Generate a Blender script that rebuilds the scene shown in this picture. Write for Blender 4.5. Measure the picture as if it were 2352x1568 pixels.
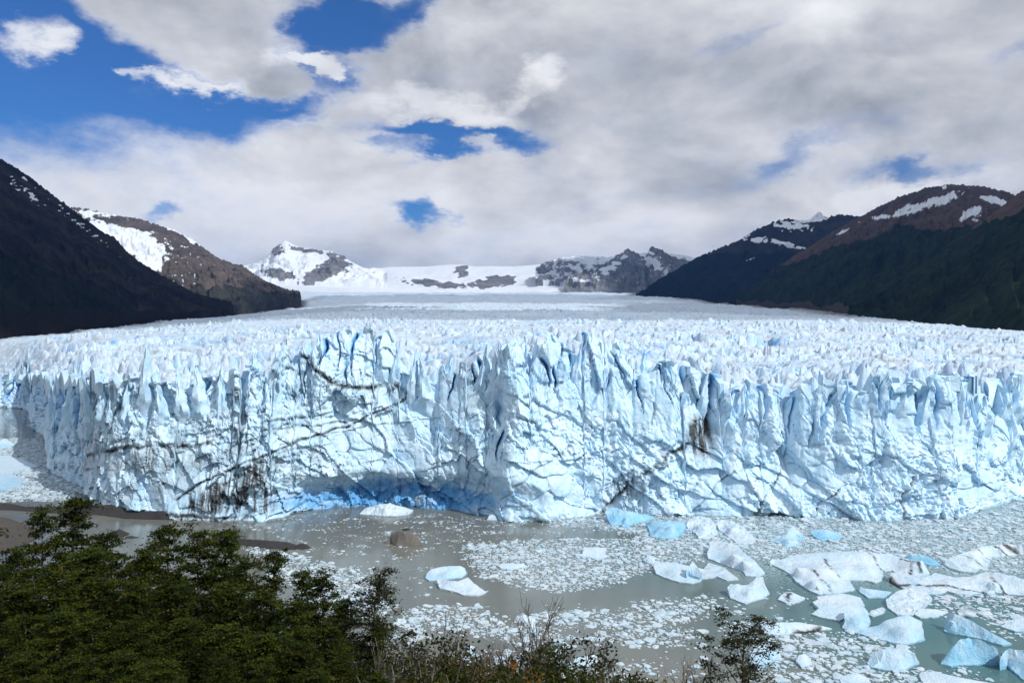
import bpy, math, random
import numpy as np
from mathutils import Vector, Matrix
from mathutils.geometry import delaunay_2d_cdt

for o in list(bpy.data.objects):
    bpy.data.objects.remove(o)
scene = bpy.context.scene
COL = scene.collection
random.seed(7)
R = np.random.default_rng(11)

# ------------------------------------------------------------------ camera
H = 71.0                      # eye height above the lake
F = 1846.0                    # focal length in units of a 2352-wide picture
CX, CY, HOR = 1176.0, 784.0, 745.0
PITCH = math.atan((CY - HOR) / F)
cam_d = bpy.data.cameras.new('camera')
cam_d.sensor_width = 36.0
cam_d.lens = 36.0 * F / 2352.0
cam_d.clip_start = 0.5
cam_d.clip_end = 120000.0
cam = bpy.data.objects.new('camera', cam_d)
cam.location = (0, 0, H)
cam.rotation_euler = (math.pi / 2 - PITCH, 0, 0)
COL.objects.link(cam)
scene.camera = cam

# ------------------------------------------------------------------ light
SUN_AZ, SUN_EL = math.radians(130), math.radians(40)     # azimuth from +Y towards +X
sun_vec = Vector((math.cos(SUN_EL) * math.sin(SUN_AZ), math.cos(SUN_EL) * math.cos(SUN_AZ), math.sin(SUN_EL)))
sd = bpy.data.lights.new('sun', 'SUN')
sd.energy = 3.8
sd.angle = math.radians(0.53)
sd.color = (1.0, 0.965, 0.91)
sun = bpy.data.objects.new('sun', sd)
sun.rotation_euler = sun_vec.to_track_quat('Z', 'Y').to_euler()
COL.objects.link(sun)

scene.view_settings.view_transform = 'Standard'
scene.view_settings.look = 'None'
scene.view_settings.exposure = 0.0
scene.view_settings.gamma = 1.0
scene.view_settings.use_curve_mapping = False
scene.render.engine = 'CYCLES'
scene.cycles.max_bounces = 6
scene.cycles.diffuse_bounces = 4
scene.cycles.glossy_bounces = 3
scene.cycles.transparent_max_bounces = 6
scene.cycles.use_denoising = True


# ------------------------------------------------------------------ node helpers
class NT:
    def __init__(self, tree):
        self.t = tree; self.n = tree.nodes; self.l = tree.links

    def new(self, typ, **kw):
        nd = self.n.new(typ)
        for k, v in kw.items():
            setattr(nd, k, v)
        return nd

    def put(self, sock, v):
        if isinstance(v, bpy.types.NodeSocket):
            self.l.new(v, sock)
        elif isinstance(v, (tuple, list)) and sock.type == 'RGBA' and len(v) == 3:
            sock.default_value = (*v, 1)
        else:
            sock.default_value = v

    def m(self, op, a, b=None, c=None, clamp=False):
        nd = self.new('ShaderNodeMath', operation=op, use_clamp=clamp)
        for i, v in enumerate((a, b, c)):
            if v is not None:
                self.put(nd.inputs[i], v)
        return nd.outputs[0]

    def vm(self, op, a, b=None, s=None):
        nd = self.new('ShaderNodeVectorMath', operation=op)
        self.put(nd.inputs[0], a)
        if b is not None:
            self.put(nd.inputs[1], b)
        if s is not None:
            self.put(nd.inputs['Scale'], s)
        return nd.outputs[0]

    def sstep(self, v, a, b, lo=0.0, hi=1.0):
        nd = self.new('ShaderNodeMapRange', interpolation_type='SMOOTHSTEP')
        self.put(nd.inputs[0], v)
        nd.inputs[1].default_value = a; nd.inputs[2].default_value = b
        nd.inputs[3].default_value = lo; nd.inputs[4].default_value = hi
        return nd.outputs[0]

    def mix(self, f, a, b, typ='MIX'):
        nd = self.new('ShaderNodeMix', data_type='RGBA', blend_type=typ)
        self.put(nd.inputs[0], f); self.put(nd.inputs[6], a); self.put(nd.inputs[7], b)
        return nd.outputs[2]

    def noise(self, vec, scale, detail=4, rough=0.5, dist=0.0, lac=2.0):
        nd = self.new('ShaderNodeTexNoise')
        self.put(nd.inputs['Vector'], vec)
        nd.inputs['Scale'].default_value = scale
        nd.inputs['Detail'].default_value = detail
        nd.inputs['Roughness'].default_value = rough
        nd.inputs['Distortion'].default_value = dist
        nd.inputs['Lacunarity'].default_value = lac
        return nd.outputs[0]

    def new_noise_col(self, vec, scale, detail):
        nd = self.new('ShaderNodeTexNoise'); self.put(nd.inputs['Vector'], vec)
        nd.inputs['Scale'].default_value = scale; nd.inputs['Detail'].default_value = detail
        return nd.outputs[1]

    def attr(self, name):
        return self.new('ShaderNodeAttribute', attribute_name=name).outputs['Fac']


def slope(px, py):
    """direction of a picture point as X/Y and Z/Y"""
    dx = (np.asarray(px, float) - CX) / F
    dy = -(np.asarray(py, float) - CY) / F
    cy, cz = math.cos(PITCH), -math.sin(PITCH)
    Y = cy + dy * math.sin(PITCH)
    Z = cz + dy * math.cos(PITCH)
    return dx / Y, Z / Y


# ------------------------------------------------------------------ sky
world = bpy.data.worlds.new('World')
scene.world = world
world.use_nodes = True
w = NT(world.node_tree)
w.n.clear()
tc = w.new('ShaderNodeTexCoord')
dirv = w.vm('NORMALIZE', tc.outputs['Generated'])
sep = w.new('ShaderNodeSeparateXYZ'); w.l.new(dirv, sep.inputs[0])
sx, sy, sz = sep.outputs
az = w.m('ARCTAN2', sx, sy)
el = w.m('ARCSINE', sz)
sky = w.new('ShaderNodeTexSky', sky_type='NISHITA')
sky.sun_disc = False
sky.sun_elevation = SUN_EL
sky.sun_rotation = SUN_AZ
sky.altitude = 250
sky.air_density = 1.0
sky.dust_density = 0.25
sky.ozone_density = 2.2
blue_sky = w.mix(1.0, sky.outputs[0], (0.25, 0.54, 0.96), 'MULTIPLY')

zc = w.m('ADD', w.m('MAXIMUM', sz, 0.0), 0.16)
cp = w.new('ShaderNodeCombineXYZ')
w.l.new(w.m('DIVIDE', sx, zc), cp.inputs[0])
w.l.new(w.m('DIVIDE', sy, zc), cp.inputs[1])
w.l.new(w.m('MULTIPLY', sz, 1.5), cp.inputs[2])
cvec = cp.outputs[0]
# cloud edges fray: the placement coordinates are pushed about by noise
flat_dir = w.vm('MULTIPLY', dirv, (1.0, 1.0, 1.9))
wob = w.new('ShaderNodeTexNoise'); w.l.new(flat_dir, wob.inputs['Vector'])
wob.inputs['Scale'].default_value = 9.0; wob.inputs['Detail'].default_value = 8
wob.inputs['Roughness'].default_value = 0.62
wsep = w.new('ShaderNodeSeparateColor'); w.l.new(wob.outputs[1], wsep.inputs[0])
azw = w.m('ADD', az, w.m('MULTIPLY', w.m('SUBTRACT', wsep.outputs[0], 0.5), 0.20))
elw = w.m('ADD', el, w.m('MULTIPLY', w.m('SUBTRACT', wsep.outputs[1], 0.5), 0.10))


def blob(px, py, rx, ry, rot=0.0, soft=1.0, warp=True):
    a, b = slope(px, py)
    a0 = math.atan(float(a)); e0 = math.atan(float(b) * math.cos(a0))
    A, E = (azw, elw) if warp else (az, el)
    dx = w.m('SUBTRACT', A, a0); dy = w.m('SUBTRACT', E, e0)
    c, s = math.cos(math.radians(rot)), math.sin(math.radians(rot))
    u = w.m('ADD', w.m('MULTIPLY', dx, c / (rx / F)), w.m('MULTIPLY', dy, s / (rx / F)))
    v = w.m('ADD', w.m('MULTIPLY', dx, -s / (ry / F)), w.m('MULTIPLY', dy, c / (ry / F)))
    d = w.m('SQRT', w.m('ADD', w.m('MULTIPLY', u, u), w.m('MULTIPLY', v, v)))
    return w.sstep(d, 1.0 - 0.72 * soft, 1.0 + 0.72 * soft, 1.0, 0.0)


def union(items):
    r = items[0]
    for i in items[1:]:
        r = w.m('MAXIMUM', r, i)
    return r


holes = union([
    blob(60, 150, 330, 150, 0), blob(330, 215, 330, 75, 0, 0.9), blob(110, 20, 210, 90, 0),
    blob(790, 60, 190, 70, 25, 0.8), blob(690, 150, 120, 60, 0, 0.9), blob(560, 235, 190, 40, 0, 0.8),
    blob(1060, 306, 180, 32, -2, 0.9), blob(985, 342, 105, 26, 4, 0.9), w.m('MULTIPLY', blob(945, 486, 56, 22, -10, 1.1), 0.8),
    w.m('MULTIPLY', blob(1850, 345, 150, 30, 18, 1.3), 0.5), w.m('MULTIPLY', blob(2085, 388, 105, 22, 0, 1.2), 0.66),
    w.m('MULTIPLY', blob(410, 490, 40, 18), 0.5), w.m('MULTIPLY', blob(1700, 90, 110, 30, 25, 1.0), 0.4),
    w.m('MULTIPLY', blob(2330, 105, 70, 30, 25, 1.0), 0.4), w.m('MULTIPLY', blob(590, 300, 60, 14), 0.4),
])
fills = union([
    blob(440, 40, 250, 100, -18, 0.5), blob(570, 150, 110, 60, -20, 0.5), w.m('MULTIPLY', blob(50, 86, 56, 30, 18, 1.0), 0.85),
    w.m('MULTIPLY', blob(430, 183, 80, 15, 5, 1.1), 0.9), blob(720, 160, 75, 20, 6, 0.6), blob(1040, 250, 190, 32, -4, 0.5),
    w.m('MULTIPLY', blob(330, 178, 26, 10), 0.7), w.m('MULTIPLY', blob(1085, 325, 26, 16), 0.6),
    w.m('MULTIPLY', blob(935, 350, 46, 26, 30), 0.5),
])
n_big = w.noise(cvec, 0.55, 6, 0.55)
n_fine = w.noise(flat_dir, 13.0, 8, 0.62)
cov = w.m('ADD', w.m('ADD', 0.78, w.m('MULTIPLY', w.m('SUBTRACT', n_big, 0.5), 0.6)),
          w.m('MULTIPLY', w.m('SUBTRACT', n_fine, 0.5), 0.75))
cov = w.m('SUBTRACT', cov, w.m('MULTIPLY', w.m('MULTIPLY', holes, w.m('SUBTRACT', 1.0, w.m('MULTIPLY', fills, 0.97))), 0.85))
calpha = w.sstep(cov, 0.02, 0.86)
# shading of the cloud underside
gb = w.noise(cvec, 0.8, 5, 0.5)
gc = w.noise(flat_dir, 5.0, 8, 0.56, 0.25)
gd = w.noise(w.vm('ADD', flat_dir, (0.03, -0.01, 0.07)), 5.0, 8, 0.56, 0.25)
relief = w.m('MULTIPLY', w.m('SUBTRACT', gc, gd), 0.95)
grey_zones = union([blob(1450, 250, 620, 150, 6, 1.4), blob(2100, 130, 700, 220, 0, 1.6), blob(480, 60, 250, 120, -20, 1.2),
                    blob(1300, 90, 420, 120, 0, 1.4)])
white_zones = union([blob(1040, 245, 170, 30, -4, 0.9), blob(50, 82, 70, 40), blob(430, 185, 90, 20), blob(720, 160, 90, 24),
                     blob(1230, 190, 60, 34, 30, 1.0), blob(2060, 445, 150, 26, 8, 1.0), blob(560, 268, 200, 14),
                     w.m('MULTIPLY', blob(600, 470, 1000, 140, 0, 1.6), 0.72), w.m('MULTIPLY', blob(1650, 500, 500, 80, 0, 1.6), 0.5)])
edge = w.sstep(cov, 0.42, 0.85, 1.0, 0.0)
val = w.m('ADD', 0.67, w.m('MULTIPLY', w.m('SUBTRACT', gb, 0.5), 0.36))
val = w.m('ADD', val, relief)
val = w.m('SUBTRACT', val, w.m('MULTIPLY', grey_zones, 0.10))
val = w.m('ADD', val, w.m('MULTIPLY', white_zones, 0.34))
val = w.m('ADD', val, w.m('MULTIPLY', edge, 0.12))
val = w.m('MINIMUM', w.m('MAXIMUM', val, 0.38), 0.95)
ccol = w.mix(w.sstep(val, 0.35, 0.85), (0.88, 0.94, 1.04), (1.0, 1.01, 1.04))
ccol = w.vm('SCALE', ccol, s=val)
bg1 = w.new('ShaderNodeBackground'); w.put(bg1.inputs[0], blue_sky); bg1.inputs[1].default_value = 0.10
bg2 = w.new('ShaderNodeBackground'); w.put(bg2.inputs[0], ccol); bg2.inputs[1].default_value = 1.0
mixw = w.new('ShaderNodeMixShader')
w.put(mixw.inputs[0], calpha); w.l.new(bg1.outputs[0], mixw.inputs[1]); w.l.new(bg2.outputs[0], mixw.inputs[2])
world.cycles.sampling_method = 'NONE'
wo = w.new('ShaderNodeOutputWorld'); w.l.new(mixw.outputs[0], wo.inputs[0])


# ------------------------------------------------------------------ numeric noise
def _hash(ix, iy, seed):
    h = ix.astype(np.uint32) * np.uint32(374761393) + iy.astype(np.uint32) * np.uint32(668265263) + np.uint32((seed * 974634777) & 0xffffffff)
    h = (h ^ (h >> np.uint32(13))) * np.uint32(1274126177)
    h = (h ^ (h >> np.uint32(15))) * np.uint32(2246822519)
    return h ^ (h >> np.uint32(16))


def rnd2(ix, iy, seed):
    return _hash(ix, iy, seed).astype(np.float64) / 4294967295.0


def perlin(x, y, seed=0):
    x = np.asarray(x, float); y = np.asarray(y, float)
    x0 = np.floor(x); y0 = np.floor(y)
    fx = x - x0; fy = y - y0
    ix = x0.astype(np.int64); iy = y0.astype(np.int64)
    u = fx * fx * fx * (fx * (fx * 6 - 15) + 10); v = fy * fy * fy * (fy * (fy * 6 - 15) + 10)

    def g(dx, dy):
        a = rnd2(ix + dx, iy + dy, seed) * (2 * math.pi)
        return np.cos(a) * (fx - dx) + np.sin(a) * (fy - dy)
    a = g(0, 0); b = g(1, 0); c = g(0, 1); d = g(1, 1)
    return 1.5 * ((a * (1 - u) + b * u) * (1 - v) + (c * (1 - u) + d * u) * v)


def fbm(x, y, oct=4, seed=0, gain=0.5, ridged=False):
    r = 0; amp = 1.0; tot = 0
    for i in range(oct):
        n = perlin(x * 2 ** i + 13.7 * i, y * 2 ** i - 7.1 * i, seed + i * 17)
        r = r + amp * ((1 - 2 * np.abs(n)) if ridged else n)
        tot += amp; amp *= gain
    return r / tot


def worley(x, y, seed=0, jit=0.9):
    """F1, F2, cell random, offset to the nearest point"""
    ix = np.floor(x).astype(np.int64); iy = np.floor(y).astype(np.int64)
    f1 = np.full(x.shape, 9.0); f2 = np.full(x.shape, 9.0)
    cid = np.zeros(x.shape); ox = np.zeros(x.shape); oy = np.zeros(x.shape)
    for dx in (-1, 0, 1):
        for dy in (-1, 0, 1):
            cx, cy = ix + dx, iy + dy
            px = cx + 0.5 + jit * (rnd2(cx, cy, seed) - 0.5)
            py = cy + 0.5 + jit * (rnd2(cx, cy, seed + 5) - 0.5)
            d = np.hypot(px - x, py - y)
            near = d < f1
            f2 = np.where(near, f1, np.minimum(f2, d))
            cid = np.where(near, rnd2(cx, cy, seed + 9), cid)
            ox = np.where(near, x - px, ox); oy = np.where(near, y - py, oy)
            f1 = np.where(near, d, f1)
    return f1, f2, cid, ox, oy


def sst(a, b, x):
    t = np.clip((x - a) / (b - a), 0, 1)
    return t * t * (3 - 2 * t)


# ------------------------------------------------------------------ mesh helpers
def mesh_from(name, verts, faces, mat, parent=None, smooth=True, attrs=None, link=True):
    """faces: (n,3) or (n,4) integer array"""
    verts = np.asarray(verts, dtype=np.float32); faces = np.asarray(faces, dtype=np.int32)
    me = bpy.data.meshes.new(name)
    me.vertices.add(len(verts)); me.vertices.foreach_set('co', verts.ravel())
    k = faces.shape[1]
    me.loops.add(faces.size); me.loops.foreach_set('vertex_index', faces.ravel())
    me.polygons.add(len(faces))
    me.polygons.foreach_set('loop_start', np.arange(0, faces.size, k, dtype=np.int32))
    me.polygons.foreach_set('loop_total', np.full(len(faces), k, dtype=np.int32))
    me.polygons.foreach_set('use_smooth', np.full(len(faces), smooth))
    for an, av in (attrs or {}).items():
        at = me.attributes.new(an, 'FLOAT', 'POINT')
        at.data.foreach_set('value', np.asarray(av, dtype=np.float32).ravel())
    me.update(calc_edges=True)
    if mat is not None:
        me.materials.append(mat)
    if not link:
        return me
    return obj_of(name, me, parent)


def obj_of(name, me, parent=None, loc=None):
    o = bpy.data.objects.new(name, me)
    COL.objects.link(o)
    if parent is not None:
        o.parent = parent
    if loc is not None:
        o.location = loc
    return o


def grid_faces(nr, nc):
    r, c = np.meshgrid(np.arange(nr - 1), np.arange(nc - 1), indexing='ij')
    a = (r * nc + c).ravel()
    return np.stack([a, a + 1, a + nc + 1, a + nc], 1)


def tag(o, label=None, cat=None, group=None, kind=None):
    if label: o['label'] = label
    if cat: o['category'] = cat
    if group: o['group'] = group
    if kind: o['kind'] = kind
    return o


def material(name):
    m = bpy.data.materials.new(name)
    m.use_nodes = True
    t = NT(m.node_tree)
    b = t.n['Principled BSDF']
    return m, t, b


def bump(t, b, height, strength, dist):
    nd = t.new('ShaderNodeBump')
    nd.inputs['Strength'].default_value = strength; nd.inputs['Distance'].default_value = dist
    t.put(nd.inputs['Height'], height)
    t.l.new(nd.outputs[0], b.inputs['Normal'])


# ------------------------------------------------------------------ materials
def ice_material(name, white, bluec, fine=1.7, bstr=0.42, cracks=0.5):
    m, t, b = material(name)
    pos = t.new('ShaderNodeNewGeometry').outputs['Position']
    nd1 = t.new('ShaderNodeTexNoise'); t.put(nd1.inputs['Vector'], pos)
    nd1.inputs['Scale'].default_value = 0.16; nd1.inputs['Detail'].default_value = 4; nd1.inputs['Roughness'].default_value = 0.6
    n1 = nd1.outputs[0]
    n2 = t.noise(pos, fine, 4, 0.65)
    n3 = t.noise(pos, 0.55, 3, 0.6)
    col = t.mix(t.sstep(n1, 0.36, 0.66), white, (white[0] * 0.84, white[1] * 0.95, white[2]))
    bl = t.m('ADD', t.attr('blue'), t.m('MULTIPLY', t.m('SUBTRACT', n3, 0.5), 0.35), clamp=True)
    col = t.mix(t.attr('firn'), col, (0.50, 0.575, 0.675))
    col = t.mix(t.sstep(bl, 0.05, 1.0), col, bluec)
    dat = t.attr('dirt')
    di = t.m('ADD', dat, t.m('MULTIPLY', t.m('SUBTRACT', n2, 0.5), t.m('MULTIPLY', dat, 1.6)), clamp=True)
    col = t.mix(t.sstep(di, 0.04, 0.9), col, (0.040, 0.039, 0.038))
    if cracks:
        mp = t.new('ShaderNodeMapping'); mp.inputs['Scale'].default_value = (1.0, 1.0, 0.5)
        t.put(mp.inputs[0], t.vm('ADD', pos, t.vm('SCALE', nd1.outputs[1], s=7.0)))
        cr = None
        for sc_, wd in ((0.40, 0.030), (0.12, 0.014)):
            vo = t.new('ShaderNodeTexVoronoi', feature='DISTANCE_TO_EDGE'); t.put(vo.inputs['Vector'], mp.outputs[0]); vo.inputs['Scale'].default_value = sc_
            e = t.sstep(vo.outputs['Distance'], 0.0, wd, 1.0, 0.0)
            cr = e if cr is None else t.m('MAXIMUM', cr, e)
        cr = t.m('MULTIPLY', cr, t.sstep(n1, 0.46, 0.62))
        col = t.mix(t.m('MULTIPLY', cr, cracks), col, (0.13, 0.17, 0.21))
    t.put(b.inputs['Base Color'], col)
    b.inputs['Roughness'].default_value = 0.5
    b.inputs['Specular IOR Level'].default_value = 0.3
    bump(t, b, t.m('ADD', t.m('ADD', n2, t.m('MULTIPLY', n3, 1.2)), t.m('ADD', t.m('MULTIPLY', n1, 2.2), t.m('MULTIPLY', t.noise(pos, 0.04, 3, 0.6), 7.0 if cracks else 0.0))), bstr, 0.6)
    return m


M_ICE = ice_material('glacier_ice', (0.625, 0.80, 0.935), (0.035, 0.33, 0.72), 1.7, 0.36, 0.25)
M_BERG = ice_material('berg_ice', (0.60, 0.70, 0.79), (0.20, 0.51, 0.74), 1.8, 0.55, 0.0)
M_FLOE = ice_material('floe_ice', (0.56, 0.645, 0.71), (0.24, 0.50, 0.68), 3.0, 0.3, 0.0)


def water_material():
    m, t, b = material('lake_water')
    pos = t.new('ShaderNodeNewGeometry').outputs['Position']
    s = t.new('ShaderNodeSeparateXYZ'); t.l.new(pos, s.inputs[0])
    wn = t.noise(pos, 0.012, 4, 0.55)
    # silt plume: brown-grey in the bay, green meltwater under the ice towards +X
    k = t.m('ADD', t.m('ADD', t.m('MULTIPLY', s.outputs[0], 0.013), t.m('MULTIPLY', s.outputs[1], 0.002)), t.m('MULTIPLY', t.m('SUBTRACT', wn, 0.5), 1.6))
    col = t.mix(t.sstep(k, 0.5, 1.7), (0.150, 0.158, 0.142), (0.062, 0.140, 0.142))
    sm = t.noise(pos, 0.035, 5, 0.6, 0.6)
    col = t.mix(t.sstep(sm, 0.40, 0.68), col, t.mix(1.0, col, (1.18, 1.17, 1.16), 'MULTIPLY'))
    # fine slush between the floes in the packed part of the bay
    def rng(v, a_, b_):
        return t.sstep(v, a_, b_)
    pk_ = t.m('MULTIPLY', rng(t.m('ADD', s.outputs[0], t.m('MULTIPLY', wn, 30)), 55, 95), rng(t.m('ADD', s.outputs[1], t.m('MULTIPLY', wn, 30)), 222, 248))
    sl = t.m('MULTIPLY', pk_, rng(t.noise(pos, 1.3, 4, 0.7), 0.44, 0.56))
    col = t.mix(t.m('MULTIPLY', sl, 0.8), col, (0.40, 0.50, 0.52))
    t.put(b.inputs['Base Color'], col)
    b.inputs['Roughness'].default_value = 0.09
    b.inputs['IOR'].default_value = 1.33
    mp = t.new('ShaderNodeMapping'); t.l.new(pos, mp.inputs[0]); mp.inputs['Scale'].default_value = (0.7, 1.6, 1)
    h = t.m('ADD', t.noise(mp.outputs[0], 1.1, 4, 0.6), t.m('MULTIPLY', t.noise(pos, 0.12, 3, 0.5), 1.0))
    bump(t, b, h, 0.10, 0.25)
    return m


M_WATER = water_material()


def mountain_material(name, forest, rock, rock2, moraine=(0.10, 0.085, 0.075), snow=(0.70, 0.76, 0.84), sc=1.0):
    m, t, b = material(name)
    pos = t.new('ShaderNodeNewGeometry').outputs['Position']
    n1 = t.noise(pos, 0.006 * sc, 6, 0.62)
    n2 = t.noise(pos, 0.045 * sc, 6, 0.65)
    col = t.mix(t.sstep(n1, 0.38, 0.62), rock, rock2)
    col = t.mix(1.0, col, t.mix(t.sstep(n2, 0.3, 0.7), (0.62, 0.62, 0.62), (1.3, 1.3, 1.3)), 'MULTIPLY')
    fcol = t.mix(t.sstep(t.m('ADD', t.m('MULTIPLY', n2, 0.5), t.m('MULTIPLY', n1, 0.5)), 0.38, 0.62), forest, (forest[0] * 3.0, forest[1] * 2.7, forest[2] * 2.2))
    jit = t.m('MULTIPLY', t.m('SUBTRACT', n2, 0.5), 0.5)
    ff = t.sstep(t.m('ADD', t.attr('forest'), jit), 0.42, 0.58)
    col = t.mix(ff, col, fcol)
    mf = t.sstep(t.m('ADD', t.attr('moraine'), jit), 0.4, 0.6)
    col = t.mix(mf, col, moraine)
    sf = t.sstep(t.m('ADD', t.attr('snow'), t.m('MULTIPLY', jit, 0.9)), 0.38, 0.62)
    col = t.mix(sf, col, snow)
    t.put(b.inputs['Base Color'], col)
    b.inputs['Roughness'].default_value = 1.0
    b.inputs['Specular IOR Level'].default_value = 0.0
    bump(t, b, t.m('ADD', n2, t.m('MULTIPLY', n1, 1.2)), 0.28, 12.0 / sc)
    return m


# ------------------------------------------------------------------ glacier
def interp(x, pts):
    p = np.array(pts, float)
    return np.interp(x, p[:, 0], p[:, 1])


WATERLINE = [(-420, 925), (0, 935), (62, 940), (66, 985), (98, 1000), (103, 1010), (107, 1080), (165, 1110), (188, 1122), (200, 1146), (222, 1168), (300, 1184), (400, 1192),
             (500, 1196), (600, 1197), (680, 1182), (760, 1174), (930, 1172), (1040, 1180), (1120, 1190), (1165, 1199), (1260, 1191), (1400, 1180),
             (1560, 1182), (1700, 1185), (1780, 1180), (1900, 1190), (2050, 1194), (2200, 1189), (2235, 1180), (2290, 1160), (2352, 1140), (2480, 1110), (2800, 1080)]
CREST = [(-420, 900), (0, 862), (60, 858), (110, 862), (160, 868), (210, 862), (270, 880), (330, 872), (400, 858), (470, 850), (540, 850), (610, 828), (680, 812), (720, 785),
         (780, 768), (860, 766), (910, 790), (950, 835), (1000, 840), (1060, 850), (1100, 815), (1160, 800), (1220, 790), (1300, 780), (1400, 785), (1480, 815), (1540, 835),
         (1600, 865), (1680, 880), (1740, 892), (1800, 888), (1860, 872), (1960, 866), (2080, 866), (2160, 880), (2240, 872), (2352, 872), (2800, 880)]
PROFILE = [(250, 52), (500, 55), (700, 61), (1000, 70), (1500, 86), (2500, 121), (4000, 181), (5500, 262), (7000, 345), (9000, 460)]
MARGIN_L = [(200, -900), (800, -660), (1120, -713), (1500, -752), (2170, -820), (3560, -957), (5000, -1300), (9000, -4200)]
MARGIN_R = [(200, 800), (1000, 650), (1700, 765), (2500, 960), (4000, 1060), (5200, 1150), (5900, 930), (7000, 1110), (9000, 2400)]

NC = 1080
PXC = np.linspace(-190, 2545, NC)
aC = (PXC - CX) / F
yfp = interp(PXC, WATERLINE)
YF = -H / slope(PXC, yfp)[1]
YF = np.convolve(np.pad(YF, 2, 'edge'), np.ones(5) / 5, 'valid')
XF = aC * YF
U = np.concatenate([[0], np.cumsum(np.hypot(np.diff(XF), np.diff(YF)))])     # metres along the ice front
U -= np.interp(CX, PXC, U)
LEAN = 7.0 + 3.0 * perlin(U / 45, U * 0 + 3.3, 3)
ZCS = H + slope(PXC, interp(PXC, CREST))[1] * (YF + LEAN)                     # smooth crest height
# towers along the crest: random widths, heights and V notches between them
tb = [U[0] - 5]
while tb[-1] < U[-1] + 5:
    tb.append(tb[-1] + float(np.clip(R.lognormal(1.95, 0.65), 2.6, 22.0)))
tb = np.array(tb)
ti = np.clip(np.searchsorted(tb, U) - 1, 0, len(tb) - 2)
tl = (U - tb[ti]) / (tb[ti + 1] - tb[ti])
pk = R.uniform(0.25, 0.75, len(tb))[ti]
thh = np.clip(R.normal(0, 4.0, len(tb)), -8, 2.6)[ti]
tw = (tb[ti + 1] - tb[ti])
tri = np.where(tl < pk, tl / pk, (1 - tl) / (1 - pk))
notch = (1 - np.clip(tri, 0, 1) ** 0.75) * np.clip(tw * 0.95, 2.5, 9.0) * R.choice([0.25, 0.7, 1.1, 1.7], len(tb))[ti]
ZC = ZCS + thh * 0.8 - notch + 1.6 + 0.7 * fbm(U / 1.6, U * 0, 2, 5)

NFACE = 158
s = np.linspace(0, 1, NFACE) ** 0.97
Sg, Ug = np.meshgrid(s, U, indexing='ij')
PXg = np.broadcast_to(PXC, Sg.shape)
Zg = -1.5 + (ZC[None] + 1.5) * Sg
ZSM = -1.5 + (ZCS[None] + 1.5) * Sg                                  # smooth height used for placing marks
Yb = YF[None] + LEAN[None] * Sg ** 1.3
PYg = HOR + F * (H - Zg) / Yb                                        # where the mark-placing height falls in the picture
TX = PXg + 9 * fbm(Ug / 9, Zg / 12, 3, 71); TY = PYg + 9 * fbm(Ug / 9, Zg / 11, 5, 72, 0.65)

# -- relief of the face (positive = recessed)
wx = Ug + 2.4 * fbm(Ug / 20, Zg / 40, 3, 21)
wz = Zg + 4.0 * fbm(Ug / 18, Zg / 18, 3, 22)
rec = 5.0 * fbm(Ug / 42, Zg / 90, 3, 1)
upper = sst(0.34, 0.72, Sg + 0.22 * fbm(Ug / 14, Zg / 14, 2, 31))
wx = wx + 0.30 * (Zg - 30) * fbm(Ug / 70, Zg * 0, 2, 34) * 2.0
flute = fbm(wx / 11.0, wz / 60, 3, 2, 0.5, True)
fl_mask = sst(-0.25, 0.35, fbm(Ug / 38, Zg / 200, 2, 35))
rec -= (0.4 + 2.2 * upper * fl_mask) * flute


def facets(sx_, sz_, shear, seed, step, tilt, edge):
    """broken planes: every cell is a flat facet with its own depth and tilt"""
    a1, a2, c, o1, o2 = worley(wx / sx_ + shear * wz / sz_, wz / sz_, seed)
    k1 = (c * 9973).astype(np.int64)
    t1 = rnd2(k1, k1 * 0 + 3, seed) - 0.5; t2 = rnd2(k1, k1 * 0 + 7, seed) - 0.5
    return step * (c - 0.5) + tilt * (o1 * t1 * 2.4 + o2 * (t2 * 1.6 + 0.5)) + edge * sst(0.07, 0.0, a2 - a1)


def zone(x, y, rx, ry, soft=0.6):
    d = np.hypot((TX - x) / rx, (TY - y) / ry)
    return sst(1 + soft, 1 - soft, d)



low = 1 - upper
calm = np.maximum.reduce([zone(2080, 960, 330, 110, .7), zone(1450, 930, 150, 90, .7), zone(1000, 900, 70, 110, .7), zone(1240, 1120, 130, 80, .7), zone(1860, 1100, 90, 80, .7), 0.7 * zone(850, 1020, 160, 60, .7),
                          0.8 * zone(1720, 960, 70, 90, .7), sst(0.05, 0.4, fbm(Ug / 30, Zg / 24, 2, 33))])
rgh = 1 - 0.78 * calm
rec += upper * facets(7.5, 24.0, 0.45, 4, 2.8, 2.6, 0.5)
rec += low * facets(12.0, 12.0, 0.7, 5, 1.9, 2.3, 0.5)
rec += low * facets(5.5, 6.0, -0.6, 18, 1.0, 1.4, 0.3) * rgh
rec += facets(15.0, 19.0, 0.9, 19, 1.6, 1.6, 0.3)
rec += rgh * facets(3.4, 6.5, 0.4, 6, 0.7, 1.0, 0.25)
rec += (0.35 + 0.65 * rgh) * facets(1.3, 2.0, 0.3, 7, 0.16, 0.34, 0.12)
rec -= rgh * 0.30 * fbm(wx / 3.2, wz / 5.0, 4, 9, 0.6)


def zone(x, y, rx, ry, soft=0.6):
    d = np.hypot((TX - x) / rx, (TY - y) / ry)
    return sst(1 + soft, 1 - soft, d)


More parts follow.
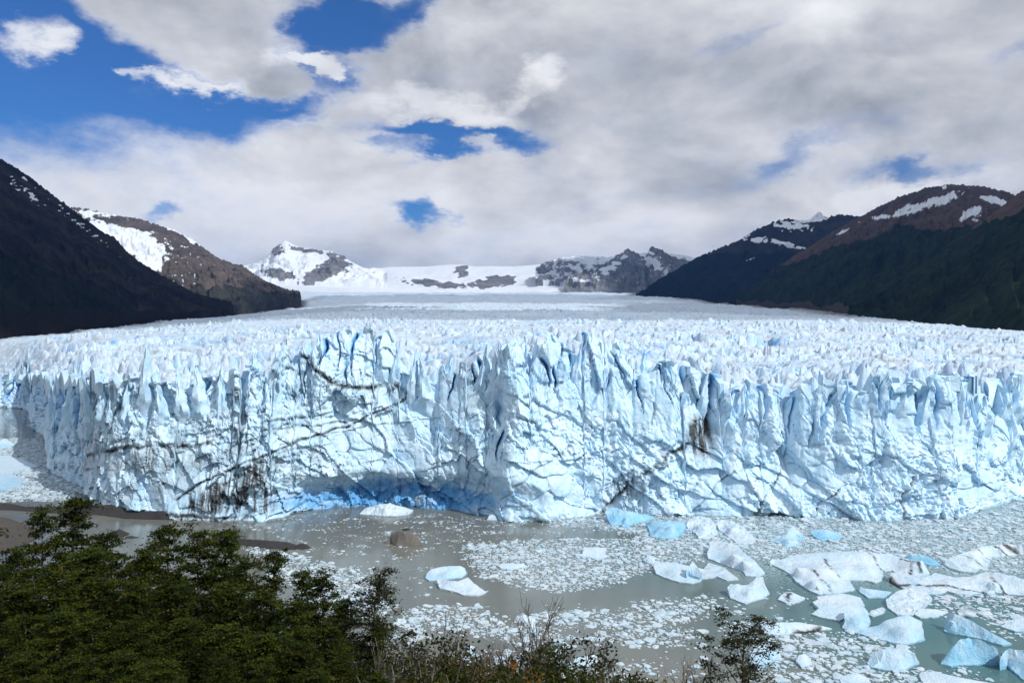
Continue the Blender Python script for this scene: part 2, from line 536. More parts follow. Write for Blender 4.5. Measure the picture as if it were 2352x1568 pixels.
rubble = np.maximum.reduce([zone(450, 960, 260, 90), zone(1350, 1010, 150, 60), zone(1500, 1090, 120, 60), zone(2110, 1080, 110, 90), zone(1760, 1010, 60, 60),
                            zone(720, 900, 130, 60), zone(640, 1060, 160, 70), zone(2000, 1160, 300, 30), zone(1160, 960, 70, 30), zone(1950, 1010, 60, 50)])
fr1, fr2, cr, _, _ = worley(Ug / 1.5, Zg / 1.4, 14)
rec -= rubble * (1.1 * (1 - fr1) + 0.8 * cr - 0.8 + 1.6 * fbm(Ug / 7, Zg / 5, 3, 15))
rec += 2.0 * zone(450, 950, 240, 60) + 2.5 * zone(620, 870, 70, 50)

# undercut cave of clean ice at the water
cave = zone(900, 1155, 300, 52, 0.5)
rec += cave * (6.5 + 1.6 * fbm(Ug / 9, Zg / 7, 3, 41, 0.6, True) + 1.2 * fbm(Ug / 3.0, Zg / 2.6, 3, 42, 0.55, True))
rec -= 3.5 * zone(1215, 1130, 70, 110, 0.7)        # buttress beside the cave
rec += 2.6 * zone(1125, 1090, 28, 100, 0.6)
rec += 6.0 * np.exp(-((TX - 1640) / 15) ** 2) * sst(1060, 990, TY)      # deep dirty cleft
rec += 3.5 * np.exp(-((TX - 1815) / 14) ** 2) * sst(1130, 1040, TY)
rec += 3.0 * np.exp(-((TX - 225) / 14) ** 2) * sst(1010, 960, TY)
rec += 4.0 * np.exp(-((TX - 1150) / 10) ** 2) * sst(1010, 960, TY) * sst(860, 900, TY)

blue = np.zeros_like(rec); dirt = np.zeros_like(rec)
# blue slits that open down from the crest
slits = [(855, 740, 860, 5), (742, 790, 840, 4), (795, 830, 880, 4), (890, 860, 905, 4), (968, 860, 905, 4), (1100, 835, 905, 6), (1145, 935, 985, 7), (1152, 1000, 1060, 4), (1318, 760, 845, 5), (1345, 755, 830, 5),
         (1402, 825, 895, 4), (1425, 830, 880, 3), (1445, 825, 890, 4), (1475, 880, 950, 3), (1520, 815, 880, 5), (1546, 850, 900, 4), (1582, 850, 945, 5), (1655, 870, 960, 4), (1700, 870, 950, 5),
         (1765, 890, 960, 5), (1905, 930, 1030, 5), (1925, 920, 980, 4), (1962, 900, 990, 4), (2010, 870, 930, 4), (2030, 880, 940, 4), (2070, 880, 945, 4), (2100, 900, 945, 3),
         (2145, 880, 990, 4), (2175, 900, 1000, 4), (2238, 890, 965, 4), (2262, 890, 940, 3), (2295, 890, 950, 4), (2330, 880, 960, 5), (2052, 940, 1010, 2), (1880, 960, 1030, 3),
         (130, 870, 960, 4), (100, 880, 950, 4), (165, 880, 990, 5), (195, 870, 930, 5), (290, 870, 900, 6), (262, 930, 965, 4), (380, 860, 890, 5), (455, 870, 920, 5), (560, 800, 860, 6), (590, 900, 950, 5), (35, 870, 930, 4), (55, 870, 925, 4), (1250, 830, 890, 4), (1275, 850, 900, 3)]
for _ in range(46):
    x = R.uniform(-150, 2500)
    if 280 < x < 1000 and R.random() < 0.6:
        continue
    c = float(interp(x, CREST))
    y0 = c + R.uniform(-12, 30)
    slits.append((x, y0, y0 + R.uniform(35, 110), R.uniform(1.6, 3.6)))
for (x, y0, y1, hw) in slits:
    yy = np.clip((TY - y0) / (y1 - y0), -0.6, 1.4)
    drift = x + R.uniform(-14, 14) * yy + 5 * np.sin(yy * 4 + x)
    width = hw * 0.95 * np.clip(1.12 - yy, 0.0, 1.3) ** 0.7
    k = np.exp(-((PXg + 0.45 * (TX - PXg) - drift) / np.maximum(width, 0.5)) ** 2) * sst(-0.35, 0.05, yy) * sst(1.12, 0.7, yy)
    rec += k * min(2.0 + hw * 0.75, 5.0)
    blue = np.maximum(blue, k)
# clean blue ice where slabs have fallen away
blue = np.maximum(blue, 0.74 * cave * sst(-0.4, 0.4, fbm(Ug / 8, Zg / 6, 3, 51) + 0.35))
bl2 = fbm(Ug / 20, Zg / 20, 4, 52)
blue = np.maximum(blue, 0.30 * sst(0.05, 0.45, bl2) * (1 - rubble))
blue = np.maximum(blue, 0.28 * zone(2000, 960, 420, 130, 0.8) + 0.0)
blue = np.maximum(blue, 0.38 * zone(110, 910, 120, 80, 0.8))
blue = np.maximum(blue, 0.45 * zone(480, 850, 260, 60, 0.8) * sst(-0.2, 0.3, fbm(Ug / 6, Zg / 8, 3, 55)))
blue = np.maximum(blue, 0.30 * zone(1330, 860, 330, 60, 0.8))
blue = np.maximum(blue, 0.22 * calm)
blue *= 1 - 0.7 * rubble


def seg_dist(pts):
    best = np.full(TX.shape, 1e9); below = np.full(TX.shape, -1e9)
    for (xa, ya), (xb, yb) in zip(pts[:-1], pts[1:]):
        dx, dy = xb - xa, yb - ya
        t = np.clip(((TX - xa) * dx + (TY - ya) * dy) / (dx * dx + dy * dy), 0, 1)
        d = np.hypot(TX - xa - t * dx, TY - ya - t * dy)
        bel = TY - (ya + t * dy)
        upd = d < best
        below = np.where(upd, bel, below); best = np.where(upd, d, best)
    return best, below


streak = fbm(Ug / 0.9, Zg / 14, 3, 61)                        # vertical wash marks
bands = [([(195, 1046), (260, 1030), (330, 1022), (400, 1024), (470, 1018)], 7, 0.95, 60), ([(688, 818), (720, 846), (770, 882), (850, 892), (900, 880), (942, 906)], 6, 0.95, 46),
         ([(600, 966), (680, 960), (780, 946)], 3, 0.75, 16), ([(605, 986), (760, 972), (812, 962)], 3, 0.8, 22), ([(398, 1148), (460, 1108), (530, 1074), (600, 1046), (680, 1012), (800, 976), (940, 914)], 3.4, 0.95, 10),
         ([(1628, 868), (1640, 930), (1636, 975), (1600, 1018), (1540, 1042), (1470, 1092), (1420, 1142), (1384, 1178)], 6, 1.0, 26), ([(1322, 1004), (1290, 1040), (1220, 1082), (1180, 1112)], 3, 0.6, 12),
         ([(1802, 892), (1812, 1010), (1800, 1080), (1765, 1130), (1736, 1178)], 2.6, 0.8, 8), ([(2088, 1186), (2084, 1132), (2112, 1100)], 3.5, 0.7, 16), ([(2160, 1112), (2166, 1080), (2182, 1040)], 3.5, 0.5, 14),
         ([(1935, 1128), (1902, 1150), (1868, 1192)], 2.6, 0.8, 6), ([(528, 895), (534, 960), (530, 1008)], 6, 0.6, 20), ([(352, 868), (330, 890), (318, 912)], 7, 0.85, 8), ([(218, 860), (206, 960), (192, 1080)], 6, 0.6, 18),
         ([(250, 880), (252, 940), (240, 1000)], 4, 0.7, 8), ([(1500, 880), (1508, 940), (1496, 985)], 2.6, 0.55, 6), ([(1690, 1080), (1620, 1150), (1590, 1180)], 2.6, 0.7, 6), ([(1560, 1060), (1490, 1082), (1440, 1120)], 3, 0.5, 10),
         ([(390, 1182), (480, 1192), (560, 1192)], 6, 0.85, 10), ([(700, 1010), (790, 990), (870, 975), (1010, 960)], 2, 0.45, 6), ([(640, 840), (690, 860), (700, 900)], 4, 0.5, 14), ([(420, 1000), (500, 985), (580, 1000)], 2.4, 0.6, 12),
         ([(2280, 1110), (2200, 1130), (2110, 1150)], 2.4, 0.45, 6), ([(1160, 1060), (1230, 1058), (1330, 1056)], 1.8, 0.35, 4), ([(480, 1020), (560, 1014), (610, 1000)], 3, 0.6, 14)]
for pts, hw, st, drip in bands:
    d, bel = seg_dist(pts)
    core = np.exp(-(d / hw) ** 2)
    wash = sst(hw * 6, 0, d) * sst(drip, 0, bel) * sst(-4, 3, bel) * np.clip(0.55 + 1.2 * streak, 0, 1)
    brk = np.clip(0.75 + 1.3 * fbm(Ug / 4, Zg / 5, 4, 66, 0.6), 0.2, 1)
    dirt = np.maximum(dirt, st * brk * np.maximum(core, 0.75 * wash))
    rec += 0.8 * core * st
    rec -= 0.7 * np.exp(-((bel + hw * 1.6) / (hw * 1.2)) ** 2) * sst(hw * 4, 0, d)
tri_stain = sst(1196, 1170, TY) * sst(0, 26, TY - (1150 - (TX - 400) * 0.60)) * sst(395, 440, TX) * sst(650, 600, TX)
tri_stain = np.maximum(tri_stain, 0.0) * np.clip(0.5 + 1.1 * streak + 0.4 * fbm(Ug / 6, Zg / 6, 3, 67), 0.0, 0.92)
dirt = np.maximum(dirt, tri_stain)
dirt = np.maximum(dirt, zone(1636, 945, 9, 85, 0.5) * np.clip(0.85 + 0.8 * streak, 0, 1))
dirt = np.maximum(dirt, zone(1618, 1005, 34, 46, 0.5) * np.clip(0.72 + 1.2 * streak, 0, 0.95))
dirt = np.maximum(dirt, zone(235, 1075, 34, 40, 0.5) * np.clip(0.25 + 1.1 * streak, 0, 0.75))
dirt = np.maximum(dirt, zone(330, 1055, 140, 40, 0.7) * np.clip(0.20 + 1.1 * streak, 0, 0.7))
dirt = np.maximum(dirt, zone(790, 905, 150, 40, 0.7) * np.clip(0.15 + 1.0 * streak, 0, 0.6))
dirt = np.maximum(dirt, zone(1445, 1120, 46, 30, 0.6) * np.clip(0.4 + 1.0 * streak, 0, 0.8))
dirt = np.maximum(dirt, zone(215, 985, 46, 150, 0.6) * np.clip(0.22 + 0.9 * streak, 0, 0.5))
dirt = np.maximum(dirt, (0.10 + 0.36 * zone(400, 1050, 400, 130, 0.7)) * np.clip(0.55 + 1.1 * fbm(wx / 4.0, wz / 8, 4, 68), 0, 1) * (1 - 0.6 * cave))
dirt = np.maximum(dirt, 0.55 * sst(0.9, -0.2, Zg) * sst(650, 500, PXg))
dirt *= (1 - 0.8 * sst(0.3, 0.8, blue))
dirt = np.maximum(dirt, 0.30 * cave * np.clip(0.6 + fbm(Ug / 4, Zg / 3, 3, 69), 0, 1))  # no dirt here: the shade inside the cave, put into the ice colour

Xg = aC[None] * YF[None] + 0.9 * fbm(Ug / 5, Zg / 5, 3, 77) - rec * 0.10
rec *= 1 - 0.45 * (1 - sst(0.0, 0.06, Sg)) * (1 - np.clip(cave * 2, 0, 1))
Yg = Yb + rec
face_v = np.stack([Xg, Yg, Zg], -1)
face_blue, face_dirt_shade = blue, dirt

# -- the crevassed surface behind the crest
y_first = Yg[-1]
NS = 490
tt = np.linspace(0, 1, NS + 1)[1:]
# row spacing grows with distance: about 0.8 m at the front, 40 m at the far end
lo, hi = math.log(330.0), math.log(14000.0)
cum = np.cumsum(0.0026 + 0.0060 * sst(0.12, 0.6, tt) + 0.012 * sst(0.75, 1.0, tt)); cum /= cum[-1]
y_min = float(y_first.min())
lev = y_min * (9000.0 / y_min) ** cum
Ys = np.maximum(lev[:, None], y_first[None] + 0.28 * np.arange(1, NS + 1)[:, None])
Xs = aC[None] * Ys
delta = Ys - y_first[None]
ker = np.hanning(121); ker /= ker.sum()
zcs_s = np.convolve(np.pad(ZCS, 60, 'edge'), ker, 'valid'); yf_s = np.convolve(np.pad(y_first, 60, 'edge'), ker, 'valid')
left_w = sst(330, 200, PXC)                                     # the stepped wing of the front is smoothed inland
base_front = (ZCS * (1 - left_w) + zcs_s * left_w)[None] - 4.0
mixp = sst(0, 420, Ys - (y_first * (1 - left_w) + yf_s * left_w)[None])
B = base_front * (1 - mixp) + np.interp(Ys, *np.array(PROFILE, float).T) * mixp
ml = np.interp(Ys, *np.array(MARGIN_L, float).T); mr = np.interp(Ys, *np.array(MARGIN_R, float).T)
eL = Xs - ml; eR = mr - Xs
B -= 22 * sst(420, 0, eL) * sst(500, 1000, Ys) + 10 * sst(350, 0, eR) * sst(600, 1200, Ys)
out = np.maximum(sst(20, -160, eL), sst(20, -160, eR))
B -= out * 160
und = fbm(Xs / 210, Ys / 160, 3, 101)
B += 5.0 * und * sst(20, 120, delta) * np.clip(Ys / 1500, 0.9, 3) + 2.5 * fbm(Xs / 70, Ys / 45, 2, 119) * sst(15, 60, delta)
wX = Xs + 4.0 * fbm(Xs / 26, Ys / 26, 3, 102) + 0.25 * Ys
wY = Ys + 5.0 * fbm(Xs / 30, Ys / 24, 3, 103)
g1, g2, gid, gx, gy = worley(wX / 8.0, wY / 6.5, 104)
tower = sst(0.0, 0.62, g2 - g1)
patch = sst(-0.28, 0.34, 0.7 * fbm(Xs / 150 + Ys / 400, Ys / 48, 3, 105) + 0.5 * fbm(Xs / 40, Ys / 22, 3, 118))
h1, h2, hid, hx, hy = worley(wX / 17.0, wY / 11.0, 124)
big = sst(0.05, 0.35, fbm(Xs / 90, Ys / 60, 2, 125))
amp = 5.0 * (0.15 + 1.0 * patch) * sst(2, 26, delta) * (1 - 0.45 * sst(1600, 5000, Ys)) * (0.45 + 0.55 * sst(0, 250, eL)) * (0.45 + 0.55 * sst(0, 200, eR)) * (1 + 1.5 * np.exp(-delta / 60))
k1 = (gid * 9999).astype(np.int64)
hs = amp * (tower * (0.15 + 0.85 * gid ** 1.6) + 1.1 * np.clip(0.5 - g1, 0, 1) * gid + tower * (gx * (rnd2(k1, k1 * 0 + 3, 3) - 0.5) * 2.2 + gy * (rnd2(k1, k1 * 0 + 4, 3) - 0.3) * 1.6) - 0.45)
k2 = (hid * 9999).astype(np.int64)
hs = hs * (1 - 0.6 * big) + big * amp * 1.5 * (sst(0, 0.5, h2 - h1) * (0.1 + 0.8 * hid) + hx * (rnd2(k2, k2 * 0 + 3, 3) - 0.5) * 2.4 + hy * (rnd2(k2, k2 * 0 + 4, 3) - 0.3) * 1.5 - 0.4)
g1b, g2b, gidb, gxb, gyb = worley(wX / 3.2, wY / 2.8, 107)
hs += (0.5 + 0.16 * amp) * (sst(0, 0.3, g2b - g1b) * gidb + gxb * (gidb * 7 % 1 - 0.5) * 1.4 - 0.4) * sst(1500, 700, Ys)
hs += 0.5 * fbm(Xs / 2.2, Ys / 2.4, 3, 108) * sst(900, 450, Ys)
# longer waves of blades that keep the far ice rough
far_r = fbm(Xs / 60, Ys / 34, 4, 109, 0.55, True)
hs += 6.0 * far_r * sst(700, 1800, Ys) * (1 - out)
wf = np.exp(-delta / 5.5)
crv = -6.5 * np.exp(-((delta - 9) / 5.0) ** 2) * (0.6 + 0.6 * fbm(Xs / 14, Ys / 14, 2, 110))
Zs = B + hs * (1 - wf) + (ZC[None] - B) * wf + crv
blue_s = 0.95 * sst(0.16, 0.0, g2 - g1) * sst(0.0, 0.5, amp / 8.0) * sst(1400, 500, Ys) * 0.55 + 0.30 * sst(-0.05, 0.4, fbm(Xs / 70, Ys / 50, 3, 112)) + 0.03
blue_s *= 1 - 0.6 * sst(1500, 5000, Ys)
dirt_s = 0.45 * sst(0.0, 0.4, fbm(wX / 60, wY / 26, 4, 113)) * sst(0.1, -0.1, g2 - g1 - 0.2) + 0.15 * sst(0.2, 0.5, fbm(Xs / 90, Ys / 40, 4, 114))
dirt_s = np.maximum(dirt_s, 0.30 * sst(-0.2, 0.45, fbm(Xs / 26, Ys / 18, 4, 116, 0.6)))
dirt_s *= sst(1500, 500, Ys) * 0.85 + 0.15
edge_d = np.maximum(sst(70, 5, eL) * sst(900, 1300, Ys), sst(170, 10, eR + 60 * fbm(Xs / 80, Ys / 300, 3, 115)) * sst(1500, 1900, Ys))
dirt_s = np.maximum(dirt_s, 0.8 * edge_d)
firn_s = sst(0, 30, delta) * np.clip(0.62 + 0.9 * fbm(Xs / 40, Ys / 24, 4, 117, 0.55), 0.15, 1.0)
surf_v = np.stack([Xs, Ys, Zs], -1)

V = np.concatenate([face_v, surf_v], 0)
nr = V.shape[0]
keep_rows = nr
GF = grid_faces(nr, NC)
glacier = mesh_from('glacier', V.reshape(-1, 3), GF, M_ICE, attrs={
    'blue': np.concatenate([face_blue, blue_s], 0), 'dirt': np.concatenate([face_dirt_shade, dirt_s], 0), 'firn': np.concatenate([np.zeros_like(face_dirt_shade) + 0.25 * rubble * 0, firn_s], 0)})
glacier.data.set_sharp_from_angle(angle=math.radians(38))
tag(glacier, 'wide crevassed glacier ending in a pale blue ice cliff above the lake', kind='structure')

# ------------------------------------------------------------------ water
wv = [(-9000, -300, 0), (9000, -300, 0), (9000, 9000, 0), (-9000, 9000, 0)]
lake = mesh_from('lake', wv, [[0, 1, 2, 3]], M_WATER, smooth=False)
tag(lake, 'grey silty meltwater lake turning green towards the icebergs', kind='structure')


# ------------------------------------------------------------------ mountains
def mountain(label, mat, ridge, foot, nc, nrw, seed, amp, snow=None, forest=None, moraine=None, gully=26, back=0.6, curve=1.0, rough=0.004):
    """ridge, foot: (px, py, distance) along the skyline and along the foot; the body is a solid slope with a back"""
    rp = np.array(ridge, float); fp = np.array(foot, float)
    for q_ in (rp, fp):
        q_[:, 2] = np.where(q_[:, 2] > 5000, 5000 + (q_[:, 2] - 5000) * 0.45, q_[:, 2])
    sr = np.concatenate([[0], np.cumsum(np.hypot(np.diff(rp[:, 0]), np.diff(rp[:, 1])))]); sr /= sr[-1]
    sf = (fp[:, 0] - fp[0, 0]) / (fp[-1, 0] - fp[0, 0])
    # match the foot to the ridge by picture column share
    q = np.linspace(0, 1, nc)
    rx, ry, rY = (np.interp(q, sr, rp[:, i]) for i in range(3))
    qs = (rx - rx[0]) / (rx[-1] - rx[0])
    fx, fy, fY = (np.interp(qs, sf, fp[:, i]) for i in range(3))

    def P(px, py, Y):
        a, b = slope(px, py)
        return np.stack([a * Y, Y, H + b * Y], -1)
    RP, FP = P(rx, ry, rY), P(fx, fy, fY)
    t = np.linspace(0, 1, nrw)[:, None]
    tz = t ** curve
    Pm = FP[None] * (1 - t[..., None]) + RP[None] * t[..., None]
    Pm[..., 2] = FP[None, :, 2] * (1 - tz) + RP[None, :, 2] * tz
    arc = np.concatenate([[0], np.cumsum(np.linalg.norm(np.diff(RP, axis=0), axis=1))])
    A2 = np.broadcast_to(arc, (nrw, nc)); Ln = np.linalg.norm(RP - FP, axis=1).mean()
    D2 = np.broadcast_to(t * Ln, (nrw, nc))
    wl = arc[-1] / gully
    wA = A2 + 0.8 * wl * fbm(A2 / (3 * wl), D2 / (3 * wl), 3, seed + 3)
    rel = 0.80 * fbm(wA / (1.6 * wl), D2 / (4 * wl), 4, seed, 0.5, True) + 0.22 * fbm(wA / (0.5 * wl), D2 / (0.7 * wl), 5, seed + 50, 0.55)
    env = np.sin(np.pi * np.clip(t, 0, 1)) ** 0.6 * (1 - 0.55 * t) + 0.10
    Pm[..., 2] += amp * rel * env
    Pm[..., 1] -= amp * 0.6 * rel * env
    # jagged skyline
    jag = rough * rY * fbm(arc / (wl * 0.25), arc * 0, 4, seed + 80, 0.6)
    Pm[..., 2] += (jag * t ** 6)
    nb = 8
    bk = []
    for j in range(1, nb + 1):
        k = j / nb
        p = Pm[-1].copy()
        dvec = (RP - FP); dvec[:, 2] = 0
        p += dvec * k * back
        p[:, 2] -= (Pm[-1][:, 2] + 60) * k ** 1.3
        bk.append(p)
    fr = Pm[0].copy(); fr[:, 2] -= 120; fr[:, 1] -= 10
    Vv = np.concatenate([fr[None], Pm, np.array(bk)], 0)
    tt_ = np.concatenate([np.zeros((1, nc)), np.broadcast_to(t, (nrw, nc)), np.ones((nb, nc))], 0)
    # picture coordinates of the slope for the marks that lie on it
    pxm = CX + F * Vv[..., 0] / Vv[..., 1]; pym = HOR - F * (Vv[..., 2] - H) / Vv[..., 1]
    relx = np.concatenate([rel[:1], rel, np.repeat(rel[-1:], nb, 0)], 0)
    ctx = dict(px=pxm, py=pym, t=tt_, rel=relx, a=np.broadcast_to(arc, tt_.shape), d=tt_ * Ln, z=Vv[..., 2], wl=wl)
    z0 = np.zeros_like(tt_)
    sn = snow(ctx) if snow else z0
    sn = sn + np.clip(sn * 4, 0, 1) * (0.62 * fbm(pxm / 9, pym / 2.8, 4, seed + 31, 0.65) - 0.25 * np.clip(relx, -1, 1) * np.clip(1.4 - sn, 0, 1))
    o = mesh_from('mountain', Vv.reshape(-1, 3), grid_faces(Vv.shape[0], nc), mat, attrs={
        'snow': sn, 'forest': forest(ctx) if forest else z0, 'moraine': moraine(ctx) if moraine else z0})
    return tag(o, label, kind='structure')


def ell(c, x, y, rx, ry, rot=0, fray=0.0, seed=0):
    ca, sa = math.cos(math.radians(rot)), math.sin(math.radians(rot))
    dx, dy = c['px'] - x, -(c['py'] - y)
    d = np.hypot((dx * ca + dy * sa) / rx, (-dx * sa + dy * ca) / ry)
    if fray:
        d = d + fray * fbm(c['px'] / 18 + seed, c['py'] / 9, 3, 900 + seed)
    return sst(1.35, 0.65, d)


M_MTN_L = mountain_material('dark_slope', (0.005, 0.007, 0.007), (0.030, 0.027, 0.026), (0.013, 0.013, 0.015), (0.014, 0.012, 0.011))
M_MTN_B = mountain_material('brown_grey_rock', (0.016, 0.018, 0.019), (0.115, 0.095, 0.080), (0.070, 0.062, 0.058))  # forest tone darkened to hold the cloud shadow on the lower slope
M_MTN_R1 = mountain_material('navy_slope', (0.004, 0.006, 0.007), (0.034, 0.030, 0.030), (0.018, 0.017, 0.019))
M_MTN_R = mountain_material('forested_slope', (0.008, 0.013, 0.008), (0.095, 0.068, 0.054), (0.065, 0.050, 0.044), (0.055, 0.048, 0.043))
M_MTN_F = mountain_material('far_rock', (0.03, 0.035, 0.04), (0.20, 0.205, 0.215), (0.13, 0.135, 0.145), sc=0.5)  # rock lightened: haze over the distance is put into its colour

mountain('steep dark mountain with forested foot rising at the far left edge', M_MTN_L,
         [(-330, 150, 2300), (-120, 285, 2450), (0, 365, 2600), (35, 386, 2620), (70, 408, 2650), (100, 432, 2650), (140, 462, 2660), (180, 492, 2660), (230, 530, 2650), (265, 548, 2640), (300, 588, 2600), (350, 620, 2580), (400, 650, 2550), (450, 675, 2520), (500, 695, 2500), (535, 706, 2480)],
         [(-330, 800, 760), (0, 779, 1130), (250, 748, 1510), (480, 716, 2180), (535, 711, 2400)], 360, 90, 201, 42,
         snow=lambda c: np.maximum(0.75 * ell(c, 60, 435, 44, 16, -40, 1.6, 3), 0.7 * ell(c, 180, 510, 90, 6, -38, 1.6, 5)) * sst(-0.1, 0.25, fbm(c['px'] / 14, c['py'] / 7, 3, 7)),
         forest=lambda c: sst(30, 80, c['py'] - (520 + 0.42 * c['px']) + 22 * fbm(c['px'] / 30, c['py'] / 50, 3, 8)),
         moraine=lambda c: sst(0.11, 0.03, c['t'] + 0.02 * fbm(c['px'] / 30, c['py'] / 9, 3, 9)) * sst(500, 420, c['px']) + 0.7 * ell(c, 100, 655, 90, 40, -25, 0.6, 91) * sst(0.15, 0.4, fbm(c['px'] / 9, c['py'] / 16, 4, 92)), gully=22)
mountain('brown grey mountain with a snow bowl behind the dark left ridge', M_MTN_B,
         [(60, 470, 6800), (150, 474, 6700), (200, 480, 6600), (215, 485, 6500), (250, 492, 6400), (300, 500, 6300), (330, 505, 6200), (370, 520, 6100), (400, 528, 6000), (440, 550, 5900), (470, 572, 5800), (500, 592, 5700), (530, 605, 5600), (560, 612, 5500), (590, 635, 5300), (620, 652, 5100), (660, 672, 4700), (692, 685, 4300)],
         [(60, 720, 2800), (400, 716, 2900), (560, 700, 3300), (692, 689, 3900)], 330, 100, 221, 75,
         snow=lambda c: np.maximum.reduce([1.0 * ell(c, 290, 545, 105, 34, -22, 0.7, 1), 0.9 * ell(c, 345, 600, 30, 30, -50, 0.8, 2), 0.85 * ell(c, 425, 540, 46, 9, -27, 1.0, 4), 0.95 * ell(c, 235, 495, 60, 8, -8, 0.9, 6),
                                           0.62 * ell(c, 400, 585, 110, 60, -35, 0.5, 8) * sst(0.12, 0.35, fbm(c['px'] / 13, c['py'] / 6, 3, 12))]) * (1 - 0.85 * np.maximum(ell(c, 290, 512, 70, 11, -10, 0.8, 13), ell(c, 400, 540, 34, 8, -25, 0.8, 14))),
         forest=lambda c: 0.9 * sst(0.30, 0.1, c['t'] + 0.12 * fbm(c['px'] / 40, c['py'] / 30, 3, 15)), gully=26)
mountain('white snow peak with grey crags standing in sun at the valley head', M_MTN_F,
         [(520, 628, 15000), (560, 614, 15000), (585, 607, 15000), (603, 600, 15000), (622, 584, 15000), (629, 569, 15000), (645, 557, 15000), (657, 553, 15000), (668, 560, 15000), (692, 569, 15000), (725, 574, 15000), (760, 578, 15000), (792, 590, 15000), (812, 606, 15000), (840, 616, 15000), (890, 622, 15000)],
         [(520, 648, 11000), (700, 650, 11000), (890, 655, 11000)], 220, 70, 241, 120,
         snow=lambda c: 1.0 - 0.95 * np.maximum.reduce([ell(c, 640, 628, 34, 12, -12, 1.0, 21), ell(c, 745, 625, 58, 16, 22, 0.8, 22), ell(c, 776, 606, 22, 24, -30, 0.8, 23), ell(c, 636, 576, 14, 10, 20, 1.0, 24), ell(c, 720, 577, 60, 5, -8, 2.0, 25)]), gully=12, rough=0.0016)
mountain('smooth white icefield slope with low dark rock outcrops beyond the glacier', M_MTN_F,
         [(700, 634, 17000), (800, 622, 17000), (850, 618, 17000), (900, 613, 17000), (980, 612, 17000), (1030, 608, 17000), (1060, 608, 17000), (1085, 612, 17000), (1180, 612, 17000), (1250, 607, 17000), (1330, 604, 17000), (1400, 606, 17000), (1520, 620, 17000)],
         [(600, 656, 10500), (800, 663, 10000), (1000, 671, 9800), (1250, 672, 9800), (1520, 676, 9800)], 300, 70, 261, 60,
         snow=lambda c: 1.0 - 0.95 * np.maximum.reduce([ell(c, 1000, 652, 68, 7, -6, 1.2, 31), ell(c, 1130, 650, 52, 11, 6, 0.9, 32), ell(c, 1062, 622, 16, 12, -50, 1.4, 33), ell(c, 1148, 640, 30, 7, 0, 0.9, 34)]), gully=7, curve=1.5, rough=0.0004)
mountain('pale rock wall with a top whitened like cloud left of the far blue peak', M_MTN_F,
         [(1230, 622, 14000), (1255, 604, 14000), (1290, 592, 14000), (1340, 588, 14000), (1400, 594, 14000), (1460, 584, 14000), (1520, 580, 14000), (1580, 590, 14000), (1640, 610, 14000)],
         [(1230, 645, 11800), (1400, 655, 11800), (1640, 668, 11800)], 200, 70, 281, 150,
         snow=lambda c: 0.50 + 0.9 * fbm(c['px'] / 22, c['py'] / 16, 4, 41) + 0.5 * sst(612, 592, c['py']), gully=12, rough=0.003)  # snow term whitens the top to read as cloud over it
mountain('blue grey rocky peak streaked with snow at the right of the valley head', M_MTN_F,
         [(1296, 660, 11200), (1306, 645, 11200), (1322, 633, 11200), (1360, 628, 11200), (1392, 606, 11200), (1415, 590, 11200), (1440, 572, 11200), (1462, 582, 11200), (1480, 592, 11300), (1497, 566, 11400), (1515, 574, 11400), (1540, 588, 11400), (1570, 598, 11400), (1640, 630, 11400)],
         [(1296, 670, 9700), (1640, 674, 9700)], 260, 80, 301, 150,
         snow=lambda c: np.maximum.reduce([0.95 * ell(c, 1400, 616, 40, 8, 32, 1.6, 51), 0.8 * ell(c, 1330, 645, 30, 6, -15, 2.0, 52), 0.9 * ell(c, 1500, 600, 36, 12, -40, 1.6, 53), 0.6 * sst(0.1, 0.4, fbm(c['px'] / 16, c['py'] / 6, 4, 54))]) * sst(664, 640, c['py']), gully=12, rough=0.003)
mountain('tiny white spire peeping over the dark right ridge', M_MTN_F,
         [(1780, 520, 9500), (1820, 512, 9500), (1858, 506, 9500), (1872, 494, 9500), (1877, 489, 9500), (1884, 487, 9500), (1890, 496, 9500), (1905, 500, 9500), (1960, 512, 9500)],
         [(1780, 560, 8800), (1960, 560, 8800)], 90, 24, 321, 40, snow=lambda c: 0.75 + 0.4 * fbm(c['px'] / 8, c['py'] / 5, 3, 57), gully=8, rough=0.001)
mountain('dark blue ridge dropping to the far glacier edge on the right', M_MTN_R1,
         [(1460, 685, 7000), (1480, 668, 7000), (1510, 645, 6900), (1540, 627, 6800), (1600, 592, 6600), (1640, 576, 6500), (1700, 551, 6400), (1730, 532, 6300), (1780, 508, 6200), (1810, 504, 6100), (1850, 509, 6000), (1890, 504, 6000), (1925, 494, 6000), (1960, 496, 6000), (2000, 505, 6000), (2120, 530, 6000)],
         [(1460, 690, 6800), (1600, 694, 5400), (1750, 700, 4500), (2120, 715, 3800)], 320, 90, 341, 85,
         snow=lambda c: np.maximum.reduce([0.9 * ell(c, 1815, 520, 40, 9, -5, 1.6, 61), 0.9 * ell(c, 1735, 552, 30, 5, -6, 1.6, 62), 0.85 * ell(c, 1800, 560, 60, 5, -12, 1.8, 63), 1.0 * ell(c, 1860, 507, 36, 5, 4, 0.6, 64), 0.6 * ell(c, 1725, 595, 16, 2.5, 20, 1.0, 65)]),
         forest=lambda c: 0.9 * sst(560, 600, c['py'] + 14 * fbm(c['px'] / 24, c['py'] / 30, 3, 66)), gully=24)
